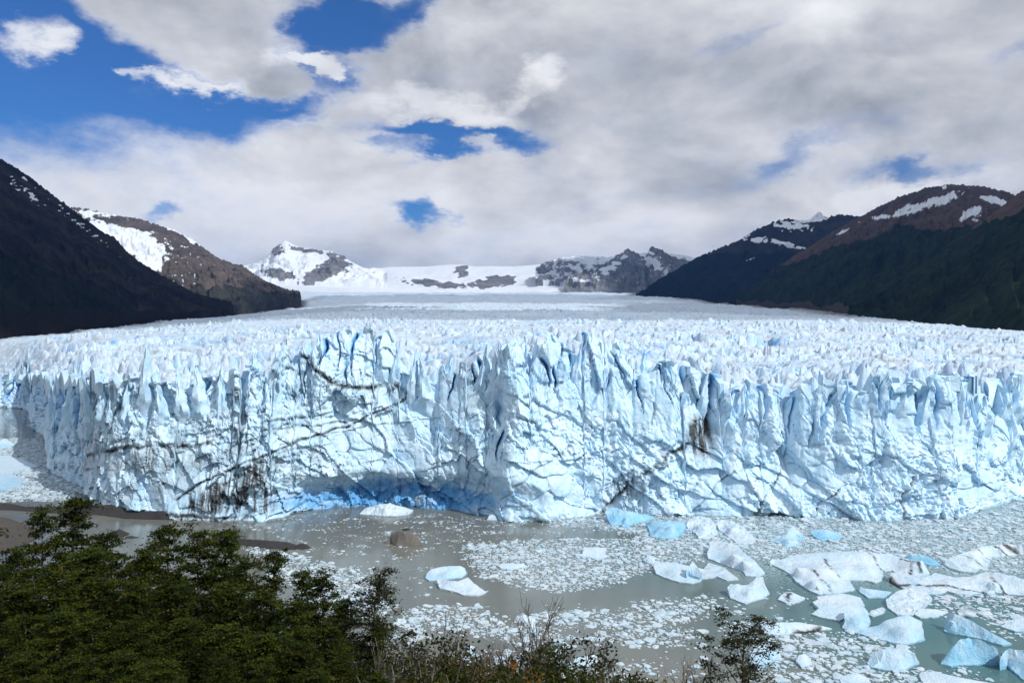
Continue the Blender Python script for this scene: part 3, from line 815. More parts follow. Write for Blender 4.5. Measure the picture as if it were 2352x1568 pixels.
mountain('brown topped mountain streaked with snow above dark forest on the right', M_MTN_R,
         [(1690, 691, 4200), (1730, 662, 4200), (1790, 610, 4200), (1850, 574, 4200), (1900, 542, 4200), (1950, 511, 4200), (1980, 496, 4200), (2030, 470, 4200), (2080, 448, 4200), (2130, 432, 4200), (2170, 425, 4200), (2200, 425, 4200), (2250, 430, 4200), (2300, 440, 4200), (2340, 452, 4200), (2460, 490, 4200)],
         [(1690, 695, 4000), (1800, 703, 3200), (1900, 722, 2500), (2100, 738, 1950), (2460, 752, 1500)], 380, 110, 361, 85,
         snow=lambda c: np.maximum.reduce([0.95 * ell(c, 2120, 470, 70, 9, 16, 1.6, 71), 0.9 * ell(c, 2170, 458, 30, 8, 30, 1.0, 72), 0.9 * ell(c, 2060, 492, 60, 5, 12, 1.8, 73), 0.95 * ell(c, 2230, 490, 26, 14, 20, 1.3, 74), 1.0 * ell(c, 2285, 462, 38, 8, -14, 0.7, 75), 0.8 * ell(c, 2165, 432, 8, 6, 60, 0.7, 77), 0.7 * ell(c, 1930, 535, 20, 4, 25, 1.2, 78)]),
         forest=lambda c: sst(-16, 18, c['py'] - np.interp(c['px'], [1690, 1800, 1900, 2000, 2060, 2130, 2200, 2300], [640, 612, 570, 548, 515, 530, 520, 500]) + 13 * fbm(c['px'] / 22, c['py'] / 60, 3, 76)),
         moraine=lambda c: sst(0.06, 0.02, c['t'] + 0.02 * fbm(c['px'] / 30, c['py'] / 9, 3, 79)) * sst(2100, 2000, c['px']), gully=26)
mountain('dark green forested spur at the far right edge', M_MTN_R,
         [(1945, 724, 2000), (2030, 668, 2200), (2100, 618, 2300), (2150, 582, 2350), (2180, 558, 2400), (2230, 527, 2400), (2280, 489, 2400), (2330, 452, 2400), (2380, 420, 2400), (2470, 370, 2400), (2640, 270, 2400)],
         [(1945, 729, 1850), (2100, 742, 1500), (2352, 757, 1020), (2640, 775, 800)], 300, 90, 381, 46,
         forest=lambda c: sst(-6, 14, c['py'] - np.interp(c['px'], [2000, 2230, 2280, 2352, 2500], [500, 520, 505, 478, 420]) + 16 * fbm(c['px'] / 22, c['py'] / 40, 3, 83)), gully=18)

# ------------------------------------------------------------------ unseen high clouds, placed beside and behind the viewpoint to shade slopes and ice
def cloud_material(nm, clear):
    m, t, b = material(nm)
    out_n = [n for n in t.n if n.type == 'OUTPUT_MATERIAL'][0]
    d = t.new('ShaderNodeBsdfDiffuse'); d.inputs[0].default_value = (0.9, 0.9, 0.92, 1)
    tr = t.new('ShaderNodeBsdfTranslucent'); tr.inputs[0].default_value = (0.9, 0.9, 0.92, 1)
    mx = t.new('ShaderNodeMixShader'); mx.inputs[0].default_value = 0.4
    t.l.new(d.outputs[0], mx.inputs[1]); t.l.new(tr.outputs[0], mx.inputs[2])
    tp = t.new('ShaderNodeBsdfTransparent')
    m2 = t.new('ShaderNodeMixShader'); m2.inputs[0].default_value = clear
    t.l.new(mx.outputs[0], m2.inputs[1]); t.l.new(tp.outputs[0], m2.inputs[2])
    t.l.new(m2.outputs[0], out_n.inputs['Surface'])
    t.n.remove(b)
    return m


M_CLOUD = cloud_material('cloud_vapour', 0.0)
M_THIN = cloud_material('thin_cloud_vapour', 0.55)


def cloud(label, cx, cy, zt, rx, ry, rot, seed, CLOUD_Z=5200.0):
    """a lumpy bank of cloud high up, standing between the sun and the ground point (cx, cy, zt)"""
    sh = sun_vec * ((CLOUD_Z - zt) / sun_vec.z)
    n = 64
    g = np.linspace(-1.25, 1.25, n)
    gx_, gy_ = np.meshgrid(g, g, indexing='xy')
    d = np.hypot(gx_, gy_) + 0.42 * fbm(gx_ * 2.2 + seed, gy_ * 2.2, 5, seed, 0.6)
    th = sst(1.12, 0.55, d)
    lump = 1 + 0.5 * fbm(gx_ * 5 + seed, gy_ * 5, 4, seed + 4)
    c, s_ = math.cos(rot), math.sin(rot)
    X = cx + sh.x + (gx_ * rx * c - gy_ * ry * s_); Yc = cy + sh.y + (gx_ * rx * s_ + gy_ * ry * c)
    top = CLOUD_Z + 420 * th * lump; bot = CLOUD_Z - 90 * th * lump
    vt = np.stack([X, Yc, top], -1).reshape(-1, 3); vb = np.stack([X, Yc, bot], -1).reshape(-1, 3)
    f = grid_faces(n, n)
    inside = (th.ravel()[f] > 0.02).any(1)
    f = f[inside]
    o = mesh_from('cloud', np.concatenate([vt, vb]), np.concatenate([f, f[:, ::-1] + n * n]), M_THIN if 'glacier' in label else M_CLOUD)
    return tag(o, label, kind='stuff')


cloud('grey cloud bank out of view that shades the dark left mountain', -1250, 1900, 300, 1150, 950, 0.9, 31)
cloud('grey cloud bank out of view that shades the right forested ridges', 1750, 2600, 350, 1500, 1000, 1.15, 37)
cloud('grey cloud bank out of view that shades the far right ridge', 1900, 5200, 350, 1500, 1000, 1.3, 41)
cloud('small thin grey cloud shading the middle of the glacier', -150, 1560, 90, 900, 330, -0.05, 47)
cloud('long grey cloud shading the upper glacier', 100, 4700, 220, 1500, 1300, 0.05, 53)
cloud('far grey cloud bank shading the rocky peaks at the valley head', 1900, 8600, 450, 1500, 1700, 0.0, 59, 8000.0)

# ------------------------------------------------------------------ ice towers along the crest
def serac_mesh(seed, hgt, wid, dep, lean, blade, sink=0.0):
    rr = np.random.default_rng(seed)
    na, nz = 18, 24
    th = np.linspace(0, 2 * math.pi, na, endpoint=False)
    v = []
    asym = rr.uniform(-0.5, 0.5)
    for k in range(nz):
        t = k / (nz - 1)
        wv_ = wid * 0.5 * ((1 - t) ** blade * 0.97 + 0.03)
        dv = dep * 0.5 * ((1 - t) ** 0.7 * 0.85 + 0.15)
        c, s_ = np.cos(th), np.sin(th)
        p = 2.6
        rad = (np.abs(c) ** p + np.abs(s_) ** p) ** (-1 / p)
        x = c * rad * wv_; y = s_ * rad * dv
        nz_ = 0.24 * wid * fbm(th * 1.6 + seed, np.full(na, t * hgt / 4.5), 3, seed) * (1 - 0.5 * t)
        x = x + nz_ * c; y = y + nz_ * s_
        x = x + lean * t ** 1.4 * hgt + asym * wid * t * (1 - t)
        y = y + sink * max(0.0, 1 - t / 0.55) ** 1.5
        z = np.full(na, t * hgt) + 0.25 * hgt * t * (0.35 * np.sin(th + seed) + 0.3 * fbm(th, th * 0, 2, seed + 3)) * (1 - t * 0.4)
        v.append(np.stack([x, y, z], -1))
    V_ = np.array(v)
    V_[..., 2] *= hgt / V_[..., 2].max()
    f = []
    for k in range(nz - 1):
        for j in range(na):
            a = k * na + j; b_ = k * na + (j + 1) % na
            f.append((a, b_, b_ + na, a + na))
    tp = (nz - 1) * na
    vv = np.concatenate([V_.reshape(-1, 3), V_[-1].mean(0)[None] + [[0, 0, 0.15]]])
    last = len(vv) - 1
    for j in range(na):
        f.append((tp + j, tp + (j + 1) % na, last, last))
    fa = np.array(f)
    me = bpy.data.meshes.new('serac')
    me.from_pydata(vv.tolist(), [], [list(dict.fromkeys(q)) for q in fa.tolist()])
    tcol = np.concatenate([np.repeat(np.linspace(0, 1, nz), na), [1]])
    bl = 0.20 + 0.35 * np.clip(fbm(vv[:, 0] / 3 + seed, vv[:, 2] / 5, 3, seed + 1) + 0.1, 0, 1)
    for an, av in (('blue', bl), ('dirt', 0.06 + 0.25 * np.clip(fbm(vv[:, 0] / 1.2 + seed, vv[:, 2] / 6, 3, seed + 2) - 0.15, 0, 1))):
        at = me.attributes.new(an, 'FLOAT', 'POINT'); at.data.foreach_set('value', av.astype(np.float32))
    me.set_sharp_from_angle(angle=math.radians(32))
    me.materials.append(M_ICE)
    return me


def col_at(px):
    i = int(np.clip(round((px - PXC[0]) / (PXC[1] - PXC[0])), 0, NC - 1))
    return i


def surf_z(px, d):
    i = col_at(px)
    j = int(np.argmin(np.abs(delta[:, i] - d)))
    return Xs[j, i], Ys[j, i], Zs[j, i]


spires = [(335, 788, 6, 5.5), (200, 838, 4, 4), (520, 835, 5, 4), (592, 795, 7, 6), (640, 800, 6, 5), (672, 792, 8, 6), (716, 775, 5, 4.5), (748, 760, 6, 5), (790, 757, 6, 6), (822, 762, 4, 4), (855, 748, 5, 4.5), (876, 768, 6, 5), (905, 786, 4, 4),
          (950, 800, 3, 4.5), (985, 818, 6, 5), (1018, 812, 8, 5), (1066, 835, 3, 4.5), (1108, 787, 4, 5), (1135, 800, 5, 5), (1168, 783, 6, 5.5), (1213, 766, 12, 5), (1236, 775, 9, 5), (1300, 764, 8, 5), (1322, 768, 5, 4), (1345, 765, 7, 6),
          (1380, 772, 9, 5), (1410, 788, 5, 6), (1446, 778, 6, 5), (1490, 800, 7, 5), (1520, 812, 4, 4.5), (1548, 828, 4, 5), (1578, 842, 5, 5), (1604, 850, 3, 4), (1672, 866, 8, 4.5), (1700, 874, 4, 4.5), (1762, 878, 5, 5),
          (1870, 858, 5, 5), (1905, 860, 8, 4), (1945, 848, 7, 5), (1990, 856, 5, 5), (2035, 852, 7, 5), (2075, 856, 5, 5), (2120, 864, 6, 5), (2168, 852, 9, 6), (2210, 864, 5, 5), (2262, 862, 7, 6), (2305, 850, 9, 6), (2340, 858, 5, 5),
          (60, 842, 7, 5), (118, 846, 6, 5), (155, 852, 5, 4.5), (248, 858, 7, 5), (290, 862, 5, 5), (382, 845, 6, 5), (430, 842, 6, 5), (470, 838, 5, 5), (555, 822, 5, 4)]
for q in range(60):
    x = R.uniform(-160, 2520)
    d_ = R.uniform(9, 70)
    spires.append((x, None, d_, R.uniform(2.5, 5.0)))
for k, (px, py, d_, wid) in enumerate(spires):
    x, y, z = surf_z(px, d_)
    if py is None:
        top = z + R.uniform(3.0, 7.5)
    else:
        i = col_at(px)
        x, y = float(Xg[-1, i]), float(YF[i] + LEAN[i] + (R.uniform(-0.3, 1.6) if d_ < 7 else d_ - 4))
        x = float(aC[i] * y)
        top = H + slope(px, py)[1] * y
        wid *= 1.95
    base = min(z, top) - (R.uniform(7, 12) if py is None else R.uniform(15, 24))
    me = serac_mesh(3000 + k, max(top - base, 6), wid * R.uniform(0.9, 1.3), wid * R.uniform(0.7, 1.1), R.uniform(-0.15, 0.15), R.uniform(0.85, 1.3), 0.0 if py is None else 9.0)
    o = obj_of('serac', me, glacier, (x, y, base))
    o.rotation_euler.z = R.uniform(-0.35, 0.35)

# ------------------------------------------------------------------ icebergs, rocks and banks from seen outlines
Z1 = lambda x, y: (1400 + x / 4.704, 1180 + y / 4.704)
Z2 = lambda x, y: (1750 + x / 3.618, 1240 + y / 3.618)
Z4 = lambda x, y: (900 + x / 4.276, 1200 + y / 4.276)
Z5 = lambda x, y: (950 + x / 4.276, 1380 + y / 4.276)
Z6 = lambda x, y: (0 + x / 5.0575, 940 + y / 5.0575)
Z7 = lambda x, y: (0 + x / 2.6133, 1100 + y / 2.6133)
Z8 = lambda x, y: (1600 + x / 2.94, 1150 + y / 2.94)
Z9 = lambda x, y: (700 + x / 2.851, 700 + y / 2.851)


def at_height(zf, x, y, h):
    sx_, sy_ = zf(x, y)
    a, b = slope(sx_ * 0.98, sy_ * 0.98)
    Y = (h - H) / b
    return np.array([float(a * Y), float(Y), h])


FOOTPRINTS = []


def body(name, zf, outline, inner, mat, seed, lump=0.12, facet=0.35, step=0.75, blue=0.15, dirt=0.0, cracks=(), rub=0.0, parent=None, scale_z=1.0):
    """solid body: outline corners (x, y, height) and inner summits, on the water"""
    rr = np.random.default_rng(seed)
    P = np.array([at_height(zf, *q) for q in outline])
    I = np.array([at_height(zf, *q) for q in inner]) if inner else np.zeros((0, 3))
    n = len(P)
    org = np.array([P[:, 0].mean(), P[:, 1].mean(), 0.0])
    P = P - org
    if len(I): I = I - org
    size = max(np.ptp(P[:, 0]), np.ptp(P[:, 1]))
    step = max(step, size / 62)
    ring = []
    for i in range(n):
        a, b = P[i], P[(i + 1) % n]
        L = np.linalg.norm((b - a)[:2])
        m_ = max(1, int(round(L / step)))
        for k in range(m_):
            t = k / m_
            p = a * (1 - t) + b * t
            if k:
                nv = np.array([b[1] - a[1], a[0] - b[0]]) / (L + 1e-6)
                p[:2] += nv * rr.normal(0, 0.10 * min(step, 1.0))
            ring.append(p)
    ring = np.array(ring); nrg = len(ring)
    xs = np.arange(P[:, 0].min(), P[:, 0].max(), step); ys = np.arange(P[:, 1].min(), P[:, 1].max(), step)
    gx_, gy_ = np.meshgrid(xs, ys)
    gp = np.stack([gx_.ravel(), gy_.ravel()], 1) + rr.uniform(-0.35, 0.35, (gx_.size, 2)) * step
    ins = np.zeros(len(gp), bool); j = nrg - 1
    for i in range(nrg):
        xi, yi = ring[i, :2]; xj, yj = ring[j, :2]
        cond = ((yi > gp[:, 1]) != (yj > gp[:, 1])) & (gp[:, 0] < (xj - xi) * (gp[:, 1] - yi) / (yj - yi + 1e-12) + xi)
        ins ^= cond; j = i
    gp = gp[ins]
    if len(gp):
        dm = np.min(np.linalg.norm(gp[:, None, :] - ring[None, :, :2], axis=2), axis=1)
        gp = gp[dm > 0.35 * step]
    pts = [Vector(p[:2]) for p in ring] + [Vector(p) for p in gp] + [Vector(p[:2]) for p in I]
    ed = [(i, (i + 1) % nrg) for i in range(nrg)]
    res = delaunay_2d_cdt(pts, ed, [list(range(nrg))], 1, 1e-5)
    v2 = np.array([(q[0], q[1]) for q in res[0]]); tris = [list(q) for q in res[2]]
    ctrl = np.concatenate([ring, I]) if len(I) else ring
    wgt = np.concatenate([np.ones(nrg), np.full(len(I), 7.0)])
    d2 = ((v2[:, None, :] - ctrl[None, :, :2]) ** 2).sum(2) + 0.02
    wt = wgt[None] / d2 ** 1.6
    z = (wt * ctrl[None, :, 2]).sum(1) / wt.sum(1)
    border = np.min(d2[:, :nrg], axis=1) < 0.021
    hm = max(ctrl[:, 2].max(), 0.3)
    fx_ = v2[:, 0] + seed * 3.1; fy_ = v2[:, 1]
    c1, c2, ci, co1, co2 = worley(fx_ / (0.16 * size + 0.6), fy_ / (0.16 * size + 0.6), seed)
    rel = facet * hm * 0.4 * ((ci - 0.5) + co1 * (ci * 5 % 1 - 0.5) * 1.8 + co2 * (ci * 11 % 1 - 0.5) * 1.8) + lump * hm * fbm(fx_ / 1.6, fy_ / 1.6, 4, seed + 1, 0.6)
    if rub:
        r1, r2, rc, _, _ = worley(fx_ / 0.9, fy_ / 0.9, seed + 6)
        rel = rel + rub * (0.9 - r1 + 0.6 * rc - 0.7)
    z = np.where(border, z + 0.25 * rel, z + rel)
    z = np.maximum(z, 0.06) * scale_z
    ctr = np.array([0.0, 0.0])
    V_ = [(x, y, zz) for (x, y), zz in zip(v2, z)]
    # walls down to below the water
    cnt = {}
    for f in tris:
        for a, b in zip(f, f[1:] + f[:1]):
            cnt[(a, b)] = cnt.get((a, b), 0) + 1
    bnd = [(a, b) for (a, b) in cnt if (b, a) not in cnt]
    low = {}
    faces = list(tris)
    for a, b in bnd:
        for q in (a, b):
            if q not in low:
                x, y, zz = V_[q]
                dv = np.array([x, y]) / (np.hypot(x, y) + 1e-6)
                bul = rr.normal(0.0, 0.10) * min(zz, 2.0)
                m1 = len(V_); V_.append((x + dv[0] * bul, y + dv[1] * bul, zz * rr.uniform(0.4, 0.6)))
                inn = rr.uniform(-0.05, 0.22) * min(zz, 1.2)
                m2 = len(V_); V_.append((x - dv[0] * inn, y - dv[1] * inn, -0.45))
                low[q] = (m1, m2)
        faces.append([b, a, low[a][0], low[b][0]])
        faces.append([low[b][0], low[a][0], low[a][1], low[b][1]])
    vv = np.array(V_)
    me = bpy.data.meshes.new(name)
    me.from_pydata(vv.tolist(), [], faces)
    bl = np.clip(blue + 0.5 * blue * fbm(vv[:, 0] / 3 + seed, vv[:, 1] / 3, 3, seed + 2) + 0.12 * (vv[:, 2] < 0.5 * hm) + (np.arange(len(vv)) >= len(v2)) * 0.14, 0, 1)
    di = np.full(len(vv), 0.0) + dirt * np.clip(0.5 + 1.3 * fbm(vv[:, 0] / 2.2 + seed, vv[:, 1] / 2.2, 4, seed + 3), 0, 1)
    for poly, hw in cracks:
        Q = np.array([at_height(zf, *q) for q in poly]) - org
        px_, py_ = vv[:, 0] + 0.25 * fbm(vv[:, 0] * 2, vv[:, 1] * 2, 2, seed), vv[:, 1]
        for a, b in zip(Q[:-1], Q[1:]):
            dx, dy = b[0] - a[0], b[1] - a[1]
            t = np.clip(((px_ - a[0]) * dx + (py_ - a[1]) * dy) / (dx * dx + dy * dy), 0, 1)
            d = np.hypot(px_ - a[0] - t * dx, py_ - a[1] - t * dy)
            di = np.maximum(di, 0.95 * np.exp(-(d / (hw * 1.8)) ** 2))
    for an, av in (('blue', bl), ('dirt', di)):
        at = me.attributes.new(an, 'FLOAT', 'POINT'); at.data.foreach_set('value', np.asarray(av, np.float32))
    me.materials.append(mat)
    me.validate()
    me.set_sharp_from_angle(angle=math.radians(28))
    if parent is None:
        FOOTPRINTS.append(ring[:, :2] + org[:2])
        return obj_of(name, me, None, tuple(org))
    return obj_of(name, me, parent, tuple(org - np.array(parent.location)))


BERGS = [
    ('clear blue wedge iceberg with a sharp peak touching the ice cliff', Z1, [(90, 90, 3.4), (120, 35, 4.6), (200, 45, 4.5), (330, 85, 3.6), (400, 92, 3), (630, 140, .6), (600, 175, .3), (400, 215, .3), (300, 270, .3), (260, 230, .3), (160, 235, .3), (120, 180, .8)], [(330, 140, 2.8), (280, 200, .7)], dict(blue=.62, facet=.25)),
    ('smooth sky blue iceberg with a scooped hollow near the ice cliff', Z1, [(540, 205, 1.5), (600, 195, 2.5), (860, 190, 3), (970, 200, 3), (980, 260, 1), (880, 370, .3), (800, 390, .3), (590, 360, .3), (570, 280, .6)], [(820, 250, 3.2), (900, 280, 1.2), (700, 290, 1.8)], dict(blue=.62, facet=.15)),
    ('crumbly white ice block split by thin cracks beside the scooped blue iceberg', Z1, [(980, 230, 1.5), (1000, 190, 2), (1070, 140, 2.6), (1230, 150, 2.6), (1290, 200, 2), (1330, 320, .4), (1220, 390, .3), (1120, 380, .3), (1090, 330, .5), (1000, 280, .5)], [(1150, 240, 2.4)], dict(blue=.08, rub=.55, dirt=.12)),
    ('rounded rubbly white ice mound standing in green water by the cliff', Z1, [(1320, 220, 1.8), (1360, 175, 2.5), (1480, 185, 2.6), (1600, 250, 1.8), (1680, 320, 1.2), (1770, 400, .3), (1700, 440, .3), (1560, 440, .3), (1400, 330, .3), (1340, 280, .3)], [(1480, 270, 2.2)], dict(blue=.08, rub=.5)),
    ('small turquoise sided iceberg with a white peak in the dense brash', Z1, [(1890, 400, .3), (1960, 360, 1.5), (2090, 330, 2.4), (2110, 270, 3.2), (2160, 250, 3.2), (2270, 340, 1.5), (2230, 400, 1.0), (2260, 460, .3), (2090, 470, .3), (1960, 420, .3)], [(2100, 400, 1.6)], dict(blue=.4)),
    ('long curved white iceberg with a shaded end pointing at the viewer', Z1, [(1210, 540, 1.5), (1240, 480, 2), (1250, 430, 2.4), (1370, 410, 3), (1540, 450, 3.2), (1620, 540, 3), (1750, 640, 2.2), (1845, 760, .4), (1770, 800, .3), (1640, 790, .3), (1600, 735, .4), (1480, 700, .3), (1350, 650, .3), (1220, 600, .3)], [(1500, 560, 3.4), (1620, 640, 2.6)], dict(blue=.16, facet=.2)),
    ('flat white iceberg with a blue edged block sitting on top', Z1, [(620, 690, 1.5), (650, 640, 1.8), (880, 650, 1.6), (1030, 690, 1.4), (1180, 720, 1.0), (1140, 845, .4), (1040, 875, .3), (900, 860, .3), (740, 810, .3), (650, 770, .3)], [(850, 740, 1.4)], dict(blue=.14, facet=.1)),
    ('low dirty ice floe attached to the right of the block topped iceberg', Z1, [(1120, 820, .3), (1150, 740, .6), (1230, 650, .7), (1400, 700, .6), (1560, 830, .2), (1430, 845, .2), (1320, 800, .3), (1200, 820, .3)], [], dict(blue=.08, dirt=.35, rub=.2)),
    ('small white ice knob just left of the block topped iceberg', Z1, [(510, 610, 1), (560, 570, 2), (620, 575, 2), (640, 640, .5), (610, 665, .3), (530, 640, .3)], [], dict(blue=.12)),
    ('white two horned iceberg alone in open grey water', Z8, [(308, 660, 2), (330, 640, 2.4), (420, 650, 2.2), (455, 645, 2.2), (510, 590, 4), (555, 592, 4), (570, 650, 2.5), (600, 705, .3), (560, 735, .3), (430, 775, .3), (330, 735, .3)], [(480, 680, 2.2)], dict(blue=.2, facet=.25)),
    ('small white ice lump with dark cracks on its top in open water', Z2, [(262, 590, .4), (300, 550, 1), (330, 530, 1.5), (380, 530, 1.5), (495, 580, .5), (440, 615, .3), (360, 630, .3), (300, 605, .3)], [], dict(blue=.05, dirt=.15, cracks=[([(340, 540, 1.2), (355, 570, 1), (345, 605, .6)], .18), ([(330, 560, 1.2), (390, 545, 1.2)], .15)])),
    ('large tabular iceberg with thin dark cracks and an arched gap', Z2, [(200, 275, 1.2), (215, 250, 1.6), (290, 255, 1.6), (420, 215, 2.0), (560, 200, 2.6), (900, 185, 3.2), (1010, 195, 3.2), (1140, 200, 2.8), (1290, 230, 2.6), (1460, 275, 3.0), (1490, 265, 3.2), (1550, 370, .6), (1440, 405, .3), (1300, 385, .3), (1230, 345, .3), (1160, 350, .3), (1145, 430, .3), (1090, 450, .3), (1000, 430, .3), (870, 430, .3), (920, 510, .3), (740, 545, .3), (610, 548, .3), (540, 520, .4), (420, 440, .6), (370, 375, .4), (300, 335, .4), (220, 300, .3)],
     [(620, 330, 2.9), (440, 320, 3.0), (560, 440, 2.2), (800, 330, 2.0), (1010, 320, 2), (680, 450, 1.2)], dict(blue=.06, dirt=.08, facet=.12, step=.42, cracks=[([(420, 290, 2.6), (560, 350, 2.4), (680, 450, 1.4), (730, 540, .4)], .16), ([(660, 240, 2.6), (720, 330, 2.1), (790, 400, 1)], .16), ([(1030, 195, 3), (1120, 270, 2.4), (1160, 330, 1)], .15), ([(520, 430, 2.2), (600, 510, .8)], .15), ([(1400, 280, 2.6), (1390, 370, .8)], .2), ([(1455, 280, 2.8), (1480, 360, .9)], .3), ([(1300, 250, 2.5), (1420, 320, 1.4)], .2)])),
    ('long dirty white iceberg with a black left end and a dark waterline crack', Z2, [(1210, 410, 1.2), (1225, 365, 2), (1290, 370, 2), (1450, 410, 1.6), (1560, 390, 1.6), (1600, 365, 1.8), (1760, 405, 1.8), (1900, 400, 2), (2030, 360, 2.8), (2120, 365, 3), (2352, 420, 3), (2450, 470, 2), (2450, 570, .3), (2352, 560, .3), (2200, 545, .3), (2050, 520, .4), (1900, 555, .3), (1780, 545, .3), (1700, 520, .3), (1640, 545, .3), (1520, 545, .3), (1300, 490, .3), (1240, 455, .3)],
     [(1700, 460, 1.4), (2100, 450, 2.4)], dict(blue=.06, dirt=.2, facet=.25, step=.6, cracks=[([(1212, 415, 1.0), (1240, 450, .4), (1300, 485, .3)], .5), ([(1300, 470, .5), (1640, 490, .6), (1900, 515, .6), (2200, 540, .5)], .22), ([(2080, 400, 2.6), (2120, 450, 2), (2180, 520, .8)], .25)])),
    ('streaky dirty iceberg lying at the right edge behind the long dirty one', Z2, [(1680, 260, 1.6), (1780, 220, 2.4), (1900, 180, 2.8), (2000, 145, 3), (2200, 120, 3.2), (2352, 140, 3), (2450, 160, 2), (2450, 240, .3), (2352, 210, .6), (2250, 215, .5), (2080, 235, .5), (2040, 320, .4), (1980, 330, .3), (1930, 365, .3), (1800, 350, .3), (1720, 325, .4), (1670, 290, .6)],
     [(1900, 250, 2.2), (2150, 170, 2.4)], dict(blue=.1, dirt=.28, facet=.25, step=.6, cracks=[([(1860, 210, 2.6), (1940, 270, 1.6), (2010, 310, .5)], .2), ([(1960, 170, 2.8), (2060, 250, .8)], .2), ([(2100, 140, 3), (2200, 210, .8)], .25), ([(2180, 130, 3.1), (2300, 200, .9)], .3)])),
    ('small glassy blue ice dome behind the large tabular iceberg', Z2, [(1340, 230, .6), (1390, 212, 1.6), (1500, 215, 1.8), (1600, 260, 1.2), (1645, 300, .3), (1550, 300, .3), (1420, 270, .3)], [], dict(blue=.7, facet=.1)),
    ('smooth turquoise ice hump in the dense brash below the cliff', Z2, [(540, 20, 1.5), (580, 0, 2.2), (700, 5, 2.2), (820, 55, .5), (760, 85, .3), (640, 95, .3), (570, 60, .4)], [], dict(blue=.6, facet=.1)),
    ('ragged flat white floe just below the large tabular iceberg', Z8, [(885, 845, .3), (940, 805, .8), (895, 765, .8), (935, 745, 1.2), (925, 725, 1.4), (1080, 705, 1.6), (1140, 710, 1.4), (1230, 735, 1), (1250, 800, .8), (1290, 850, .3), (1150, 860, .4), (1080, 890, .3), (960, 870, .3)], [(1080, 780, 1.0)], dict(blue=.08, facet=.15, rub=.15)),
    ('small dirty oblong ice lump beside the pale blue saddle iceberg', Z8, [(1280, 850, .3), (1300, 820, .9), (1380, 800, .9), (1398, 815, .6), (1390, 835, .3), (1310, 862, .3)], [], dict(blue=.03, dirt=.5)),
    ('pale blue saddle shaped iceberg with a tall dome at one end', Z8, [(1100, 940, .3), (1120, 890, 1.2), (1110, 840, 2.0), (1150, 800, 2.6), (1210, 795, 2.6), (1270, 820, 2.2), (1295, 900, .6), (1270, 940, .5), (1350, 925, 1.2), (1400, 890, 2.4), (1470, 870, 3), (1550, 850, 3.4), (1650, 900, 2.4), (1670, 1020, .4), (1540, 1055, .3), (1430, 1040, .3), (1280, 1000, .3), (1180, 970, .3)], [(1200, 880, 1.9), (1540, 950, 2.5), (1300, 970, .6)], dict(blue=.36, facet=.14, lump=.05)),
    ('rubbly white ice heap between the long dirty and the saddle iceberg', Z8, [(1400, 745, 1.0), (1480, 690, 1.4), (1560, 665, 1.6), (1680, 700, 1.4), (1720, 740, .8), (1660, 800, .5), (1600, 850, .3), (1480, 850, .3), (1440, 820, .3), (1410, 800, .3)], [], dict(blue=.05, rub=.6, dirt=.15)),
    ('low log shaped white iceberg with a black streaked side', Z8, [(525, 930, 1.2), (540, 895, 1.8), (640, 905, 1.7), (800, 905, 1.2), (960, 930, .8), (1030, 945, .3), (920, 965, .2), (800, 975, .3), (660, 990, .3), (560, 985, .3)], [], dict(blue=.04, rub=.4, dirt=.15, cracks=[([(780, 970, .4), (900, 962, .4), (940, 945, .5)], .4), ([(528, 930, 1), (550, 980, .4)], .3)])),
    ('long sloping blue bladed iceberg near the right edge', Z8, [(1800, 930, .4), (1830, 840, 3.5), (1880, 845, 3.8), (2000, 900, 3), (2100, 960, 2), (2270, 1050, .5), (2200, 1060, .3), (2050, 1015, .3), (1900, 985, .3), (1800, 965, .3)], [(1850, 900, 2.4), (1950, 930, 2)], dict(blue=.48, facet=.2)),
    ('tall arched iceberg with a deep blue hollow side at lower right', Z8, [(1780, 1190, .3), (1790, 1160, .8), (1850, 1090, 3), (1900, 1030, 4.5), (1990, 1005, 5), (2080, 1030, 4.8), (2200, 1090, 3.5), (2260, 1130, 2.4), (2250, 1190, .4), (2100, 1190, .3), (1950, 1195, .3), (1850, 1205, .3)], [(2000, 1060, 3.3), (2100, 1090, 3.0)], dict(blue=.62, facet=.12)),
    ('blue edged iceberg cut off by the right edge at the bottom corner', Z8, [(2190, 1135, 3), (2250, 1080, 3.5), (2352, 1100, 3.6), (2460, 1110, 3.5), (2460, 1330, .3), (2352, 1300, .3), (2290, 1250, .3), (2240, 1200, .5)], [], dict(blue=.5)),
    ('faceted pale blue iceberg below the saddle shaped one', Z8, [(1270, 1180, .3), (1300, 1130, 1.5), (1350, 1090, 2.6), (1470, 1080, 3), (1520, 1070, 3.4), (1600, 1120, 2.4), (1630, 1180, .4), (1560, 1210, .4), (1530, 1250, .3), (1400, 1230, .3), (1300, 1210, .3)], [], dict(blue=.34, facet=.4)),
    ('broad white ice slab cut off by the bottom edge', Z8, [(1630, 1265, .6), (1650, 1240, 1), (1760, 1250, 1), (1900, 1280, 1), (2110, 1320, .4), (2050, 1420, .3), (1700, 1420, .3)], [], dict(blue=.08)),
    ('rounded pale blue iceberg just right of the lone shrubby tree', Z8, [(480, 1110, 1.5), (520, 1065, 2.4), (600, 1050, 2.6), (650, 1080, 2), (680, 1140, .4), (600, 1180, .4), (520, 1230, .3), (460, 1180, .5)], [], dict(blue=.34, facet=.2)),
    ('small humped white ice lump in the brash near the bottom', Z8, [(780, 1170, .5), (800, 1130, 1.4), (850, 1120, 1.6), (885, 1150, 1), (890, 1190, .3), (820, 1215, .3)], [], dict(blue=.15)),
    ('small ice lump with a dark dirty crown right of the saddle iceberg', Z8, [(1890, 830, .5), (1940, 785, 1.4), (1990, 790, 1.2), (2040, 840, .3), (1980, 865, .3), (1910, 855, .3)], [], dict(blue=.03, dirt=.6)),
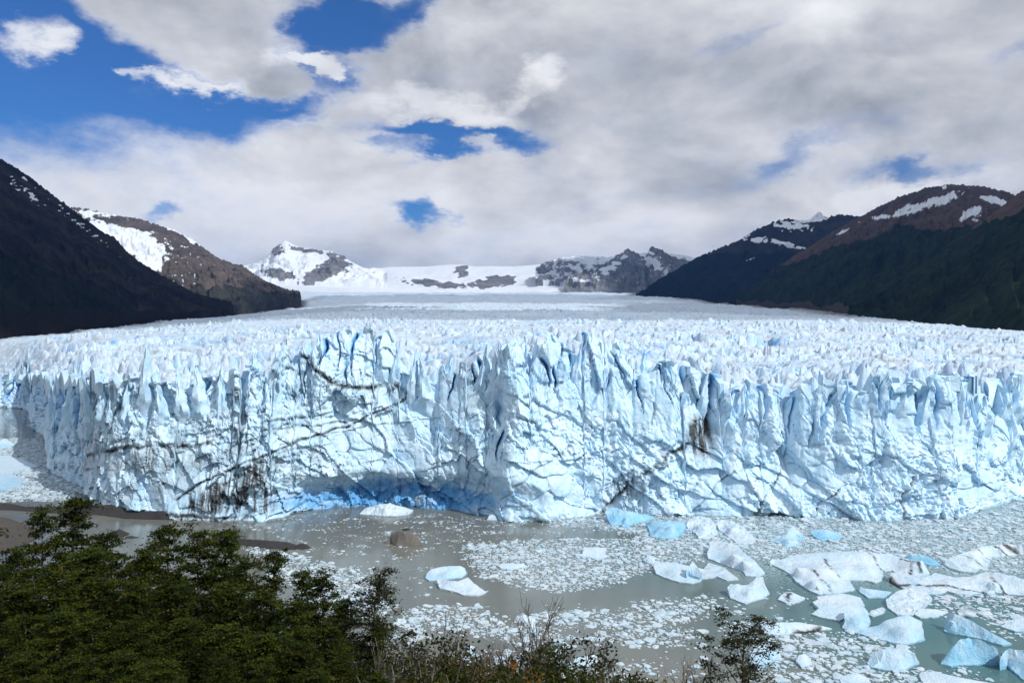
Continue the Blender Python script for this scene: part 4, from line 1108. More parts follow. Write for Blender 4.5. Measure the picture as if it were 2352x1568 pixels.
    ('pale iceberg touching the right edge above the blue blade', Z8, [(2190, 930, .3), (2250, 890, 1.2), (2330, 870, 1.6), (2460, 880, 1.6), (2460, 970, .3), (2290, 965, .3)], [], dict(blue=.2)),
    ('flat white floe on the bottom edge below the faceted iceberg', Z8, [(1080, 1290, .4), (1110, 1270, .8), (1200, 1250, 1), (1280, 1290, .4), (1300, 1330, .3), (1100, 1345, .3)], [], dict(blue=.1)),
    ('low white floe leading towards the blue bladed iceberg', Z8, [(1600, 850, .4), (1620, 810, .9), (1700, 810, .9), (1830, 830, .3), (1760, 865, .3), (1640, 870, .3)], [], dict(blue=.12)),
    ('low turquoise ice piece in the gap under the arched tabular iceberg', Z8, [(1215, 690, .3), (1225, 655, 1.2), (1250, 670, 1.0), (1330, 680, .8), (1440, 695, .4), (1400, 730, .3), (1280, 735, .3)], [], dict(blue=.35)),
    ('oval pale blue iceberg in grey water above the jagged white slab', Z4, [(430, 610, 1.2), (470, 570, 2), (600, 540, 2.4), (760, 535, 2.4), (835, 570, 1.6), (835, 600, .5), (780, 650, .3), (600, 670, .3), (450, 680, .3), (415, 650, .4)], [(640, 600, 1.8)], dict(blue=.32, facet=.1)),
    ('jagged bright white ice slab below the oval blue iceberg', Z4, [(525, 675, 1.2), (540, 660, 1.4), (640, 680, 1.6), (740, 690, 1.8), (840, 650, 2), (900, 710, 1.4), (1010, 790, .5), (1045, 780, .3), (990, 815, .3), (930, 830, .3), (800, 825, .3), (700, 790, .4), (560, 760, .4)], [], dict(blue=.05, facet=.35)),
    ('flat white slab with a square back in the middle brash field', Z4, [(1905, 415, .5), (1990, 415, .7), (2000, 350, 1.4), (2110, 350, 1.4), (2225, 355, 1.3), (2220, 410, .8), (2240, 440, .3), (2140, 480, .3), (2070, 450, .3), (1930, 435, .3)], [], dict(blue=.06, facet=.1)),
    ('narrow flat white floe in the middle of the brash field', Z4, [(1150, 535, .6), (1180, 510, .9), (1400, 515, .9), (1425, 545, .3), (1300, 565, .3), (1250, 570, .3), (1170, 560, .3)], [], dict(blue=.08)),
    ('small white dome of ice behind the tall bare shrub', Z5, [(1095, 310, .4), (1120, 260, 1.6), (1200, 253, 1.8), (1280, 280, 1.2), (1325, 325, .3), (1230, 340, .3)], [], dict(blue=.08, facet=.1)),
    ('white leaf shaped floe beside the leafy shrub at the bottom', Z5, [(1680, 710, .6), (1740, 680, 1), (1900, 655, 1), (1920, 680, .5), (1830, 760, .3), (1750, 770, .3), (1690, 740, .3)], [], dict(blue=.06)),
    ('small white ice piece showing between the bare shrubs', Z5, [(610, 590, .6), (650, 560, 1.2), (700, 580, .8), (690, 640, .3), (630, 640, .3)], [], dict(blue=.08)),
    ('peaked pale blue iceberg in the inlet at the left edge', Z6, [(-140, 500, 2), (0, 460, 3), (60, 440, 4), (100, 460, 3), (190, 520, .3), (100, 545, .3), (0, 570, .3), (-140, 560, .3)], [], dict(blue=.35)),
    ('wide flat white floe in the inlet beside the left ice wall', Z6, [(-140, 690, .5), (0, 650, .8), (100, 640, 1), (250, 680, .8), (450, 770, .3), (400, 785, .3), (150, 840, .3), (0, 850, .3), (-140, 800, .3)], [], dict(blue=.1, facet=.1)),
    ('flat light blue floe in the brash of the left inlet', Z6, [(-90, 900, .5), (0, 860, .8), (130, 855, .6), (280, 920, .3), (250, 1000, .3), (50, 1060, .3), (-90, 1020, .4)], [], dict(blue=.4, facet=.08)),
    ('heap of white ice rubble fallen in the water below the blue cave', Z9, [(408, 1435, .3), (440, 1400, 1.2), (540, 1370, 3), (620, 1370, 3.2), (700, 1390, 2.2), (765, 1410, .8), (740, 1435, .3), (640, 1450, .3), (520, 1445, .3)], [(580, 1400, 2.6)], dict(blue=.02, rub=.8)),
    ('little white ice lump at the foot of the cliff buttress', Z9, [(1258, 1474, .3), (1275, 1440, 1.4), (1310, 1440, 1.4), (1328, 1478, .3)], [], dict(blue=.05, rub=.3)),
]
for k, (lab, zf, outl, inn, kw) in enumerate(BERGS):
    head = min((lab.find(q), q) for q in ('iceberg', 'floe', 'slab', 'lump', 'knob', 'mound', 'heap', 'dome', 'hump', 'ice block', 'piece') if q in lab)[1]
    nm = 'iceberg' if head == 'iceberg' else 'ice_floe' if head in ('floe', 'slab', 'piece') else 'ice_lump'
    o = body(nm, zf, outl, inn, M_BERG, 500 + k, **kw)
    tag(o, lab, nm.replace('_', ' '), 'icebergs and large floes in the lake')
    if 'block sitting' in lab:
        body('ice_block', Z1, [(975, 760, 1.5), (985, 722, 3.0), (1050, 635, 4.2), (1110, 700, 3.2), (1155, 775, 1.9), (1130, 815, 1.0)], [], M_BERG, 560, blue=.3, facet=.05, lump=.03, parent=o)


def rock_material(name, c1, c2, sc=1.2):
    m, t, b = material(name)
    pos = t.new('ShaderNodeNewGeometry').outputs['Position']
    n = t.noise(pos, sc, 7, 0.7)
    n2 = t.noise(pos, sc * 6, 4, 0.7)
    t.put(b.inputs['Base Color'], t.mix(t.sstep(n, 0.35, 0.65), c1, t.mix(t.sstep(n2, 0.3, 0.7), c2, c1)))
    b.inputs['Roughness'].default_value = 0.85
    bump(t, b, t.m('ADD', n, t.m('MULTIPLY', n2, 0.5)), 0.6, 0.35)
    return m


M_BOULDER = rock_material('boulder_granite', (0.19, 0.175, 0.16), (0.11, 0.10, 0.09))
M_BANK = rock_material('wet_dark_rock', (0.035, 0.034, 0.035), (0.018, 0.018, 0.02), 0.8)
M_BANK2 = rock_material('brown_shore_rock', (0.07, 0.062, 0.055), (0.04, 0.035, 0.032), 0.6)
tag(body('boulder', Z4, [(30, 250, 2.2), (60, 215, 3.2), (130, 187, 4.3), (200, 200, 4.4), (290, 210, 4.0), (340, 250, 2.6), (385, 320, .4), (280, 330, .3), (130, 330, .3), (60, 300, .4)], [(200, 240, 4.2), (120, 250, 3.4)], M_BOULDER, 601, facet=.15, lump=.08, step=.5),
    'large rounded grey brown boulder standing alone in the water', 'boulder')
tag(body('rock', Z4, [(180, 172, .3), (205, 158, .7), (240, 155, .8), (258, 168, .3), (220, 180, .2)], [], M_BANK, 602), 'small dark rock breaking the surface just behind the big boulder', 'rock')
tag(body('rock', Z7, [(690, 385, .8), (730, 362, 1.5), (792, 390, .3), (760, 405, .2), (700, 408, .2)], [], M_BANK, 603), 'dark flat rock beside the tree tops at the left shore', 'rock')
tag(body('rock', Z7, [(768, 412, .3), (800, 404, .5), (850, 412, .2), (810, 420, .1)], [], M_BANK, 604), 'thin dark rock barely above water off the left shore', 'rock')
tag(body('rock', Z7, [(1815, 460, .7), (1850, 450, 1.2), (1880, 458, .9), (1906, 478, .2), (1860, 484, .2), (1812, 482, .2)], [], M_BANK, 606), 'dark rounded rock at the tip of the low rocky spit', 'rock')
tag(body('shore_spit', Z7, [(1300, 420, 1.0), (1420, 425, 1.4), (1500, 425, 1.6), (1640, 433, 1.8), (1760, 442, 1.2), (1812, 458, .8), (1810, 486, .2), (1650, 480, .2), (1480, 458, .2), (1300, 465, .2)], [], M_BANK, 605, facet=.3), 'low dark rocky spit reaching into the lake behind the trees', kind='structure')
tag(body('moraine_bank', Z7, [(-150, 205, 2), (60, 205, 2), (150, 225, 1.5), (330, 225, 2), (600, 215, 3), (680, 212, 3.6), (770, 235, 2.5), (900, 252, 2.5), (1000, 252, 3), (1120, 285, .8), (1260, 300, .4), (1100, 306, .2), (900, 302, .2), (760, 296, .2), (600, 275, .2), (330, 265, .2), (60, 245, .2), (-150, 245, .2)], [], M_BANK, 607, facet=.4, step=1.0),
    'black wet moraine bank along the foot of the glacier on the left', kind='structure')
tag(body('shore_bank', Z7, [(-300, 270, 5), (-60, 288, 4), (40, 292, 3.4), (120, 322, 2), (230, 365, 1), (260, 400, .3), (120, 470, .3), (-300, 520, .3)], [], M_BANK2, 608, facet=.3, step=1.0), 'brown rocky shore behind the trees at the left edge', kind='structure')

# ------------------------------------------------------------------ floating brash ice
def in_poly(px, py, poly):
    ins = np.zeros(px.shape, bool); n = len(poly); j = n - 1
    for i in range(n):
        xi, yi = poly[i]; xj, yj = poly[j]
        ins ^= ((yi > py) != (yj > py)) & (px < (xj - xi) * (py - yi) / (yj - yi + 1e-12) + xi)
        j = i
    return ins


FIELDS = [  # outline in picture units, cover, size, name of the group
    ([(1062, 1262), (1120, 1245), (1250, 1243), (1420, 1236), (1640, 1238), (1680, 1262), (1560, 1300), (1480, 1318), (1400, 1345), (1320, 1362), (1200, 1352), (1130, 1330), (1080, 1300)], 0.93, 1.0, 'middle brash field'),
    ([(925, 1398), (1040, 1388), (1120, 1400), (1150, 1430), (1260, 1450), (1330, 1470), (1310, 1492), (1200, 1488), (1110, 1462), (1020, 1450), (930, 1490), (900, 1470)], 0.93, 1.15, 'lower brash streak'),
    ([(1188, 1420), (1240, 1405), (1330, 1402), (1430, 1410), (1500, 1382), (1600, 1372), (1680, 1395), (1640, 1420), (1560, 1440), (1620, 1465), (1580, 1488), (1480, 1490), (1380, 1480), (1300, 1470), (1420, 1450), (1260, 1440)], 0.82, 1.15, 'lower brash streak'),
    ([(1240, 1196), (1330, 1186), (1420, 1180), (1600, 1190), (1660, 1240), (1500, 1245), (1400, 1216), (1300, 1206)], 0.93, 0.9, 'brash along the cliff'),
    ([(1560, 1188), (1800, 1186), (2050, 1196), (2240, 1188), (2480, 1110), (2480, 1330), (2330, 1320), (2000, 1290), (1800, 1285), (1700, 1290), (1640, 1250)], 0.95, 1.25, 'dense brash on the right'),
    ([(1740, 1470), (1900, 1452), (2060, 1478), (2130, 1500), (2060, 1530), (2180, 1570), (2180, 1640), (1720, 1640), (1720, 1520)], 0.93, 1.35, 'brash at the bottom'),
    ([(2050, 1370), (2360, 1360), (2480, 1380), (2480, 1470), (2330, 1480), (2260, 1420), (2130, 1400)], 0.75, 1.3, 'dense brash on the right'),
    ([(2180, 1530), (2300, 1555), (2260, 1575), (2180, 1570)], 0.6, 1.0, 'brash at the bottom'),
    ([(1640, 1430), (1740, 1425), (1740, 1470), (1660, 1480)], 0.5, 1.3, 'lower brash streak'),
    ([(540, 1255), (650, 1272), (700, 1285), (840, 1315), (870, 1360), (900, 1420), (760, 1420), (650, 1330)], 0.92, 1.1, 'brash behind the trees'),
    ([(-60, 1010), (60, 1005), (100, 1008), (108, 1082), (170, 1112), (200, 1145), (150, 1152), (-60, 1150)], 0.97, 1.0, 'brash in the left inlet'),
    ([(1050, 1490), (1180, 1490), (1330, 1520), (1480, 1530), (1480, 1600), (1050, 1560)], 0.55, 1.2, 'lower brash streak'),
    ([(500, 1195), (900, 1176), (1260, 1196), (1100, 1232), (960, 1290), (800, 1290), (600, 1240)], 0.045, 0.6, 'open water'),
    ([(900, 1290), (1060, 1300), (1000, 1380), (920, 1380)], 0.03, 0.8, 'open water'),
    ([(1480, 1490), (1700, 1480), (1740, 1640), (1400, 1640)], 0.10, 1.0, 'open water'),
    ([(1600, 1380), (1760, 1340), (1900, 1380), (1900, 1450), (1740, 1450)], 0.05, 0.9, 'open water'),
    ([(0, 940), (64, 945), (90, 1000), (0, 1010)], 0.03, 1.0, 'open water'),
    ([(900, 1180), (1420, 1190), (1400, 1235), (1080, 1240)], 0.05, 0.6, 'open water'),
]


def project(X, Y):
    return CX + F * X / Y, HOR + F * H / Y


def near_berg(X, Y):
    bad = np.zeros(X.shape, bool)
    for fp in FOOTPRINTS:
        x0, y0 = fp.min(0); x1, y1 = fp.max(0)
        m_ = (X > x0) & (X < x1) & (Y > y0) & (Y < y1)
        if m_.any():
            idx = np.where(m_)[0]
            bad[idx] |= in_poly(X[idx], Y[idx], [tuple(q) for q in fp])
    return bad


def front_y(px):
    return np.interp(px, PXC, YF)


cands = []                                           # x, y, radius, field number
for fi, (poly, cover, size, gname) in enumerate(FIELDS):
    pp = np.array(poly, float)
    b = slope(pp[:, 0], pp[:, 1])
    Yp = -H / b[1]; Xp = b[0] * Yp
    cell = (0.92 if gname == 'brash in the left inlet' else 0.70) * size
    xs = np.arange(Xp.min(), Xp.max(), cell); ys = np.arange(Yp.min(), Yp.max(), cell)
    gx_, gy_ = np.meshgrid(xs, ys)
    X = gx_.ravel() + R.uniform(-0.42, 0.42, gx_.size) * cell
    Y = gy_.ravel() + R.uniform(-0.42, 0.42, gx_.size) * cell
    px, py = project(X, Y)
    ok = in_poly(px + 60 * fbm(X / 14, Y / 12, 4, 700 + fi, 0.6) + R.normal(0, 16, X.size), py + 17 * fbm(X / 10, Y / 9, 4, 720 + fi, 0.6) + R.normal(0, 5.0, X.size), poly)
    clump = fbm(X / 6.5, Y / 5.0, 4, 740 + fi)
    ok &= R.random(X.size) < np.clip(cover + (0.55 if cover < 0.9 else 0.25) * clump - (0.0 if cover > 0.2 else 0.01), 0, 1)
    ok &= Y < front_y(px) - 0.2
    X, Y = X[ok], Y[ok]
    bad = near_berg(X, Y)
    X, Y = X[~bad], Y[~bad]
    rad = cell * np.clip(R.lognormal(-1.02, 0.65, X.size), 0.10, 1.8)
    for q in zip(X, Y, rad):
        cands.append((*q, fi))
C = np.array(cands)
# larger pieces that stand out one by one
NBIG = 290
prob = np.array([FIELDS[int(f)][2] * {'open water': 0.2, 'brash in the left inlet': 0.12, 'lower brash streak': 2.2, 'brash at the bottom': 3.0, 'brash behind the trees': 1.5}.get(FIELDS[int(f)][3], 1.0) for f in C[:, 3]])
pxy = project(C[:, 0], C[:, 1])
vis = (pxy[0] > 5) & (pxy[0] < 2345) & (pxy[1] < 1560) & ~((pxy[0] < 880) & (pxy[1] > 1230) & (pxy[0] + 0 < 560 + (pxy[1] - 1250) * 1.9))
prob = np.where(vis, prob, 0); prob /= prob.sum()
sel = R.choice(len(C), NBIG, replace=False, p=prob)
bigs = C[sel].copy()
bigs[:, 2] = np.clip(R.lognormal(-0.12, 0.42, NBIG), 0.6, 2.2) * np.array([FIELDS[int(f)][2] for f in bigs[:, 3]]) * 0.95
# no small pieces under the large ones
keep = np.ones(len(C), bool); keep[sel] = False
for bx_, by_, br, _ in bigs:
    keep &= np.hypot(C[:, 0] - bx_, C[:, 1] - by_) > br * 0.8
C = C[keep]


def floe_mesh(k):
    rr = np.random.default_rng(900 + k)
    n = int(rr.integers(7, 11))
    an = np.sort(rr.uniform(0, 2 * math.pi, n)) * 0.5 + np.linspace(0, 2 * math.pi, n, endpoint=False) * 0.5
    ra = rr.uniform(0.65, 1.12, n)
    x, y = np.cos(an) * ra, np.sin(an) * ra * rr.uniform(0.6, 0.95)
    hi_ = rr.uniform(0.10, 0.34); tx, ty = rr.uniform(-0.16, 0.16, 2)
    v = [(a, b, -0.25) for a, b in zip(x * 0.92, y * 0.92)]
    v += [(a, b, max(0.05, hi_ * 0.55 + tx * a + ty * b)) for a, b in zip(x, y)]
    v += [(a * 0.6 + rr.normal(0, .06), b * 0.6 + rr.normal(0, .06), hi_ * rr.uniform(0.7, 1.5) + tx * a * .8 + ty * b * .8) for a, b in zip(x, y)]
    v += [(rr.normal(0, .12), rr.normal(0, .12), hi_ * rr.uniform(0.8, 1.8))]
    f = []
    for i in range(n):
        j = (i + 1) % n
        f += [(i, j, n + j), (i, n + j, n + i), (n + i, n + j, 2 * n + j), (n + i, 2 * n + j, 2 * n + i), (2 * n + i, 2 * n + j, 3 * n)]
    bl = np.full(len(v), rr.choice([0.05, 0.1, 0.15, 0.3]))
    return mesh_from('floe', v, f, M_FLOE, smooth=False, attrs={'blue': bl, 'dirt': np.full(len(v), rr.choice([0.0, 0.0, 0.05, 0.15]))}, link=False)


floe_protos = [floe_mesh(k) for k in range(16)]
FLOE_LABEL = {'middle brash field': 'small white ice floe among the brash of the middle field', 'lower brash streak': 'small white ice floe in the loose lower streak of brash',
              'brash along the cliff': 'small ice floe in the narrow brash strip along the cliff foot', 'dense brash on the right': 'pale ice floe packed in the dense greenish brash on the right',
              'brash at the bottom': 'white ice floe in the brash near the bottom right corner', 'brash behind the trees': 'white ice floe in the brash behind the tree tops',
              'brash in the left inlet': 'small ice floe in the brash of the left inlet', 'open water': 'small lone ice floe drifting in open grey water'}
for k, (x, y, r, fi) in enumerate(bigs):
    o = obj_of('ice_floe', floe_protos[k % len(floe_protos)], None, (x, y, 0.0))
    o.scale = (r, r, r * R.uniform(0.8, 1.5)); o.rotation_euler.z = R.uniform(0, 6.28)
    g = FIELDS[int(fi)][3]
    tag(o, FLOE_LABEL[g], 'ice floe', 'floes of the ' + g)

# all the smaller pieces, beyond counting
N = len(C)
ks = 5
ang = (np.linspace(0, 2 * math.pi, ks, endpoint=False)[None] + R.uniform(-0.35, 0.35, (N, ks)) + R.uniform(0, 6.28, (N, 1)))
rad = C[:, 2:3] * R.uniform(0.7, 1.25, (N, ks))
bx_ = C[:, 0:1] + np.cos(ang) * rad; by_ = C[:, 1:2] + np.sin(ang) * rad
hh = C[:, 2:3] * R.uniform(0.08, 0.42, (N, 1))
hz = np.maximum(0.03, hh * R.uniform(0.5, 1.3, (N, ks)))
topv = np.stack([bx_, by_, hz], -1)
botv = np.stack([bx_, by_, np.full_like(bx_, -0.06)], -1)
cenv = np.stack([C[:, 0:1], C[:, 1:2], hh * R.uniform(0.9, 1.7, (N, 1))], -1)
vb = np.concatenate([botv, topv, cenv], 1)                        # N, 2ks+1, 3
base_i = (np.arange(N) * (2 * ks + 1))[:, None]
fl = []
for i in range(ks):
    j = (i + 1) % ks
    for tri_ in ((i, j, ks + j), (i, ks + j, ks + i), (ks + i, ks + j, 2 * ks)):
        fl.append(base_i + np.array(tri_)[None])
fl = np.concatenate(fl, 0)
brash = mesh_from('brash_ice', vb.reshape(-1, 3), fl, M_FLOE, smooth=False, attrs={
    'blue': np.repeat(R.choice([0.02, 0.08, 0.15, 0.35], N, p=[.45, .3, .17, .08]), 2 * ks + 1), 'dirt': np.repeat(R.choice([0.02, 0.12, 0.28], N, p=[.50, .34, .16]), 2 * ks + 1)})
tag(brash, 'fine broken brash ice floating in fields on the lake', 'brash ice', kind='stuff')
print('brash pieces', N)

# ------------------------------------------------------------------ near hillside and its trees
def ground_z(x, y):
    x = np.asarray(x, float); y = np.asarray(y, float)
    z = 67.6 - 0.475 * y - 0.02 * np.clip(y - 60, 0, 200) ** 1.1 + 0.05 * np.clip(-x, 0, 60) * sst(5, 40, y)
    z = z + 0.8 * fbm(x / 14, y / 14, 3, 801) * sst(6, 20, y) + 0.15 * fbm(x / 2.5, y / 2.5, 3, 802) - 0.03 * np.clip(x - 8, 0, 60)
    return np.maximum(z, -3.0)


def soil_material():
    m, t, b = material('hillside_soil')
    pos = t.new('ShaderNodeNewGeometry').outputs['Position']
    n = t.noise(pos, 0.9, 6, 0.65); n2 = t.noise(pos, 5.0, 4, 0.65)
    c = t.mix(t.sstep(n, 0.35, 0.65), (0.05, 0.045, 0.025), (0.085, 0.065, 0.045))
    t.put(b.inputs['Base Color'], t.mix(t.sstep(n2, 0.4, 0.7), c, (0.045, 0.055, 0.02)))
    b.inputs['Roughness'].default_value = 0.95
    bump(t, b, t.m('ADD', n, n2), 0.8, 0.2)
    return m


gx_, gy_ = np.meshgrid(np.linspace(-150, 110, 150), np.linspace(-30, 165, 140), indexing='xy')
hill = mesh_from('hillside', np.stack([gx_, gy_, ground_z(gx_, gy_)], -1).reshape(-1, 3), grid_faces(140, 150), soil_material())
tag(hill, 'steep scrubby hillside falling to the lake below the viewpoint', kind='structure')


def leaf_material(name, a, b_, c):
    m, t, b = material(name)
    out_n = [n for n in t.n if n.type == 'OUTPUT_MATERIAL'][0]
    tint = t.attr('tint')
    info = t.new('ShaderNodeObjectInfo')
    col = t.mix(t.sstep(tint, 0.0, 0.6), a, b_)
    col = t.mix(t.sstep(tint, 0.78, 1.0), col, c)
    hv = t.m('ADD', 0.8, t.m('MULTIPLY', info.outputs['Random'], 0.45))
    col = t.vm('SCALE', col, s=hv)
    t.put(b.inputs['Base Color'], col)
    b.inputs['Roughness'].default_value = 0.7
    b.inputs['Specular IOR Level'].default_value = 0.08
    tr = t.new('ShaderNodeBsdfTranslucent'); t.put(tr.inputs[0], t.vm('MULTIPLY', col, (1.3, 1.25, 0.5)))
    mx = t.new('ShaderNodeMixShader'); mx.inputs[0].default_value = 0.25
    t.l.new(b.outputs[0], mx.inputs[1]); t.l.new(tr.outputs[0], mx.inputs[2])
    t.l.new(mx.outputs[0], out_n.inputs['Surface'])
    return m


M_LEAF = leaf_material('beech_leaves', (0.008, 0.016, 0.003), (0.042, 0.056, 0.007), (0.100, 0.080, 0.011))
M_LEAF_DK = leaf_material('dark_leaves', (0.016, 0.020, 0.010), (0.028, 0.034, 0.014), (0.05, 0.045, 0.02))
M_LEAF_SH = leaf_material('shrub_leaves', (0.035, 0.034, 0.012), (0.065, 0.055, 0.018), (0.10, 0.075, 0.02))
M_LEAF_OR = leaf_material('orange_leaves', (0.12, 0.05, 0.010), (0.20, 0.085, 0.012), (0.26, 0.12, 0.015))


def bark_material(name, c1, c2):
    m, t, b = material(name)
    pos = t.new('ShaderNodeTexCoord').outputs['Object']
    n = t.noise(pos, 6.0, 4, 0.6)
    t.put(b.inputs['Base Color'], t.mix(t.sstep(n, 0.35, 0.65), c1, c2))
    b.inputs['Roughness'].default_value = 0.9
    return m


M_BARK = bark_material('beech_bark', (0.055, 0.045, 0.038), (0.10, 0.085, 0.07))
M_TWIG = bark_material('bare_twigs', (0.085, 0.072, 0.065), (0.16, 0.14, 0.13))


class Tubes:
    def __init__(self):
        self.v = []; self.f = []; self.n = 0

    def add(self, pts, rad, ns=4):
        pts = np.asarray(pts, float); rad = np.asarray(rad, float)
        k = len(pts)
        d = np.gradient(pts, axis=0); d /= np.linalg.norm(d, axis=1)[:, None] + 1e-9
        ref = np.where(np.abs(d[:, 2:3]) > 0.9, np.array([[1.0, 0, 0]]), np.array([[0, 0, 1.0]]))
        u = np.cross(d, ref); u /= np.linalg.norm(u, axis=1)[:, None] + 1e-9
        w_ = np.cross(d, u)
        th = np.linspace(0, 2 * math.pi, ns, endpoint=False)
        ring = pts[:, None] + rad[:, None, None] * (np.cos(th)[None, :, None] * u[:, None] + np.sin(th)[None, :, None] * w_[:, None])
        self.v.append(ring.reshape(-1, 3))
        r, c = np.meshgrid(np.arange(k - 1), np.arange(ns), indexing='ij')
        a = (self.n + r * ns + c).ravel(); b = (self.n + r * ns + (c + 1) % ns).ravel()
        self.f.append(np.stack([a, b, b + ns, a + ns], 1))
        self.n += k * ns

    def mesh(self, name, mat):
        return mesh_from(name, np.concatenate(self.v), np.concatenate(self.f), mat, link=False)


def leaves_mesh(name, cen, nrm, size, tint, mat, rr):
    n = len(cen)
    nrm = nrm / (np.linalg.norm(nrm, axis=1)[:, None] + 1e-9)
    h = rr.normal(0, 1, (n, 3))
    u = np.cross(nrm, h); u /= np.linalg.norm(u, axis=1)[:, None] + 1e-9
    v = np.cross(nrm, u)
    a = size[:, None] * rr.uniform(0.8, 1.3, (n, 1)); b = size[:, None] * rr.uniform(0.45, 0.75, (n, 1))
    fold = nrm * size[:, None] * 0.18
    P = np.stack([cen - u * a, cen + v * b + fold, cen + u * a, cen - v * b + fold], 1)
    i = np.arange(n)[:, None] * 4
    return mesh_from(name, P.reshape(-1, 3), i + np.arange(4)[None], mat, smooth=False, attrs={'tint': np.repeat(tint, 4)}, link=False)


def beech(seed, hgt, rad, mat, nbr=46, leaf=0.082, per=64, up=0.25, start=0.10, shape=0.8, padr=0.46, thin=1.0):
    """trunk with limbs, and a crown of flat leafy sprays in layers; returns two meshes for a tree of height hgt"""
    rr = np.random.default_rng(seed)
    T = Tubes()
    k = 12
    tz = np.linspace(0, 1, k)
    bend = np.cumsum(rr.normal(0, 0.03 * hgt, (k, 2)), 0) * tz[:, None] * 0.35
    tr = np.stack([bend[:, 0], bend[:, 1], tz * hgt * 0.97], 1)
    r0 = 0.016 * hgt * thin
    T.add(tr, r0 * (1 - tz) ** 0.8 + 0.012, 7)
    cen = []; nrm = []; tint = []; siz = []
    for b in range(nbr):
        f = start + (1 - start) * ((b + rr.uniform(0, 1)) / nbr) ** 0.85
        f = min(f, 0.985)
        p0 = np.array([np.interp(f, tz, tr[:, i]) for i in range(3)])
        azm = b * 2.39996 + rr.uniform(-0.5, 0.5)
        prof = (1 - f) ** shape * (1 - 0.55 * max(0, (0.35 - f) / 0.35)) + 0.10
        L = rad * prof * rr.uniform(0.65, 1.25)
        d = np.array([math.cos(azm), math.sin(azm), 0])
        n_ = 6
        t_ = np.linspace(0, 1, n_)
        rise = up * rr.uniform(0.5, 1.5) + 0.9 * max(0, f - 0.75)
        pts = p0[None] + d[None] * (L * t_)[:, None] + np.array([0, 0, 1.0])[None] * (L * (rise * t_ - 0.16 * t_ ** 2))[:, None] + np.cumsum(rr.normal(0, 0.035 * L, (n_, 3)), 0)
        T.add(pts, (r0 * 0.42 * (1 - f) + 0.012) * (1 - 0.85 * t_), 4)
        npad = max(4, int(L / (padr * 0.40)))
        for q in range(npad):
            tq = rr.uniform(0.28, 1.06)
            base = np.array([np.interp(min(tq, 1), t_, pts[:, i]) for i in range(3)])
            side = rr.normal(0, 1, 3); side[2] *= 0.18
            off = side * padr * (0.75 if tq < 0.9 else 0.35) * (0.5 + 0.6 * (1 - abs(tq - 0.55)))
            c = base + off + np.array([0, 0, 0.05])
            if rr.random() < 0.4:
                T.add(np.array([base, (base + c) / 2 + rr.normal(0, .03, 3), c]), np.array([0.014, 0.010, 0.004]), 3)
            m_ = int(per * rr.uniform(0.6, 1.3))
            pr = padr * rr.uniform(0.6, 1.25)
            g = rr.normal(0, 0.5, (m_, 3)) * np.array([pr, pr, pr * 0.26])[None]
            tl_ = rr.normal(0, 0.22, 2)
            g[:, 2] += g[:, 0] * tl_[0] + g[:, 1] * tl_[1]
            cen.append(c + g)
            nn = rr.normal(0, 0.42, (m_, 3)); nn[:, 2] += 1.0
            nrm.append(nn)
            pt = rr.uniform(0.05, 0.75)
            tint.append(np.clip(pt + rr.normal(0, 0.14, m_) + (rr.random(m_) < 0.04) * 0.5, 0, 1))
            siz.append(leaf * rr.uniform(0.7, 1.3, m_))
    lv = leaves_mesh('crown', np.concatenate(cen), np.concatenate(nrm), np.concatenate(siz), np.concatenate(tint), mat, rr)
    return T.mesh('trunk', M_BARK), lv


def place_tree(kind, x, y, ztop, proto, ph, label, cat, group, rz=None, squash=1.0):
    zg = float(ground_z(x, y)) - 0.15
    s_ = max((ztop - zg) / ph, 0.15)
    root = bpy.data.objects.new(kind, None)
    COL.objects.link(root)
    root.location = (x, y, zg)
    root.rotation_euler.z = R.uniform(0, 6.28) if rz is None else rz
    sxy = s_ * squash
    root.scale = (sxy, sxy, s_)
    tag(root, label, cat, group)
    for nm, me in zip(('trunk', 'crown'), proto):
        if me is not None:
            obj_of(nm, me, root)
    return root


PH = 11.0
protos = [beech(1000 + k, PH, rd, M_LEAF, nbr=nb, up=u_, shape=sh) for k, (rd, nb, u_, sh) in enumerate([(3.5, 50, .20, .95), (3.0, 48, .26, 1.05), (3.7, 50, .14, .85), (3.0, 46, .30, 1.1), (3.3, 50, .18, .9)])]
proto_dk = beech(1050, 6.0, 1.25, M_LEAF_DK, nbr=40, leaf=0.045, per=40, up=0.9, start=0.1, shape=0.45, padr=0.26)
MAIN = 'crowded beech trees on the near slope'
trees = [  # picture x and y of the top, distance, label
    (92, 1163, 50, 'beech tree with a thin pointed top, second from the left edge'), (172, 1130, 52, 'tallest beech tree at the left, its top crossing the dark bank'), (14, 1248, 47, 'beech tree cut by the left edge with its top by the brown shore'),
    (262, 1215, 55, 'beech tree half hidden just right of the tallest one'), (398, 1196, 50, 'beech tree with a windswept tip in the middle of the stand'), (452, 1212, 47, 'broad olive beech tree right of the windswept tip'), (512, 1204, 52, 'round topped brownish beech tree in front of the rocky spit'),
    (335, 1246, 46, 'lower reddish green beech tree between the two tallest groups'), (622, 1252, 50, 'slim beech tree with feathery top in front of the spit end'), (570, 1276, 47, 'short bushy beech tree left of the slim feathery one'), (742, 1312, 44, 'open beech tree with brash ice showing through its twigs'), (690, 1300, 47, 'narrow beech tree beside the open twiggy one'),
    (800, 1372, 43, 'low dense beech tree at the right end of the stand'), (860, 1432, 41, 'lowest rounded beech at the right foot of the stand'),
]
for k, (px, py, Y, lab) in enumerate(trees):
    a, b = slope(px, py)
    place_tree('beech_tree', float(a * Y), Y, float(H + b * Y), protos[k % 5], PH, lab, 'tree', MAIN, squash=0.68 if k in (0, 8, 11) else 0.85)
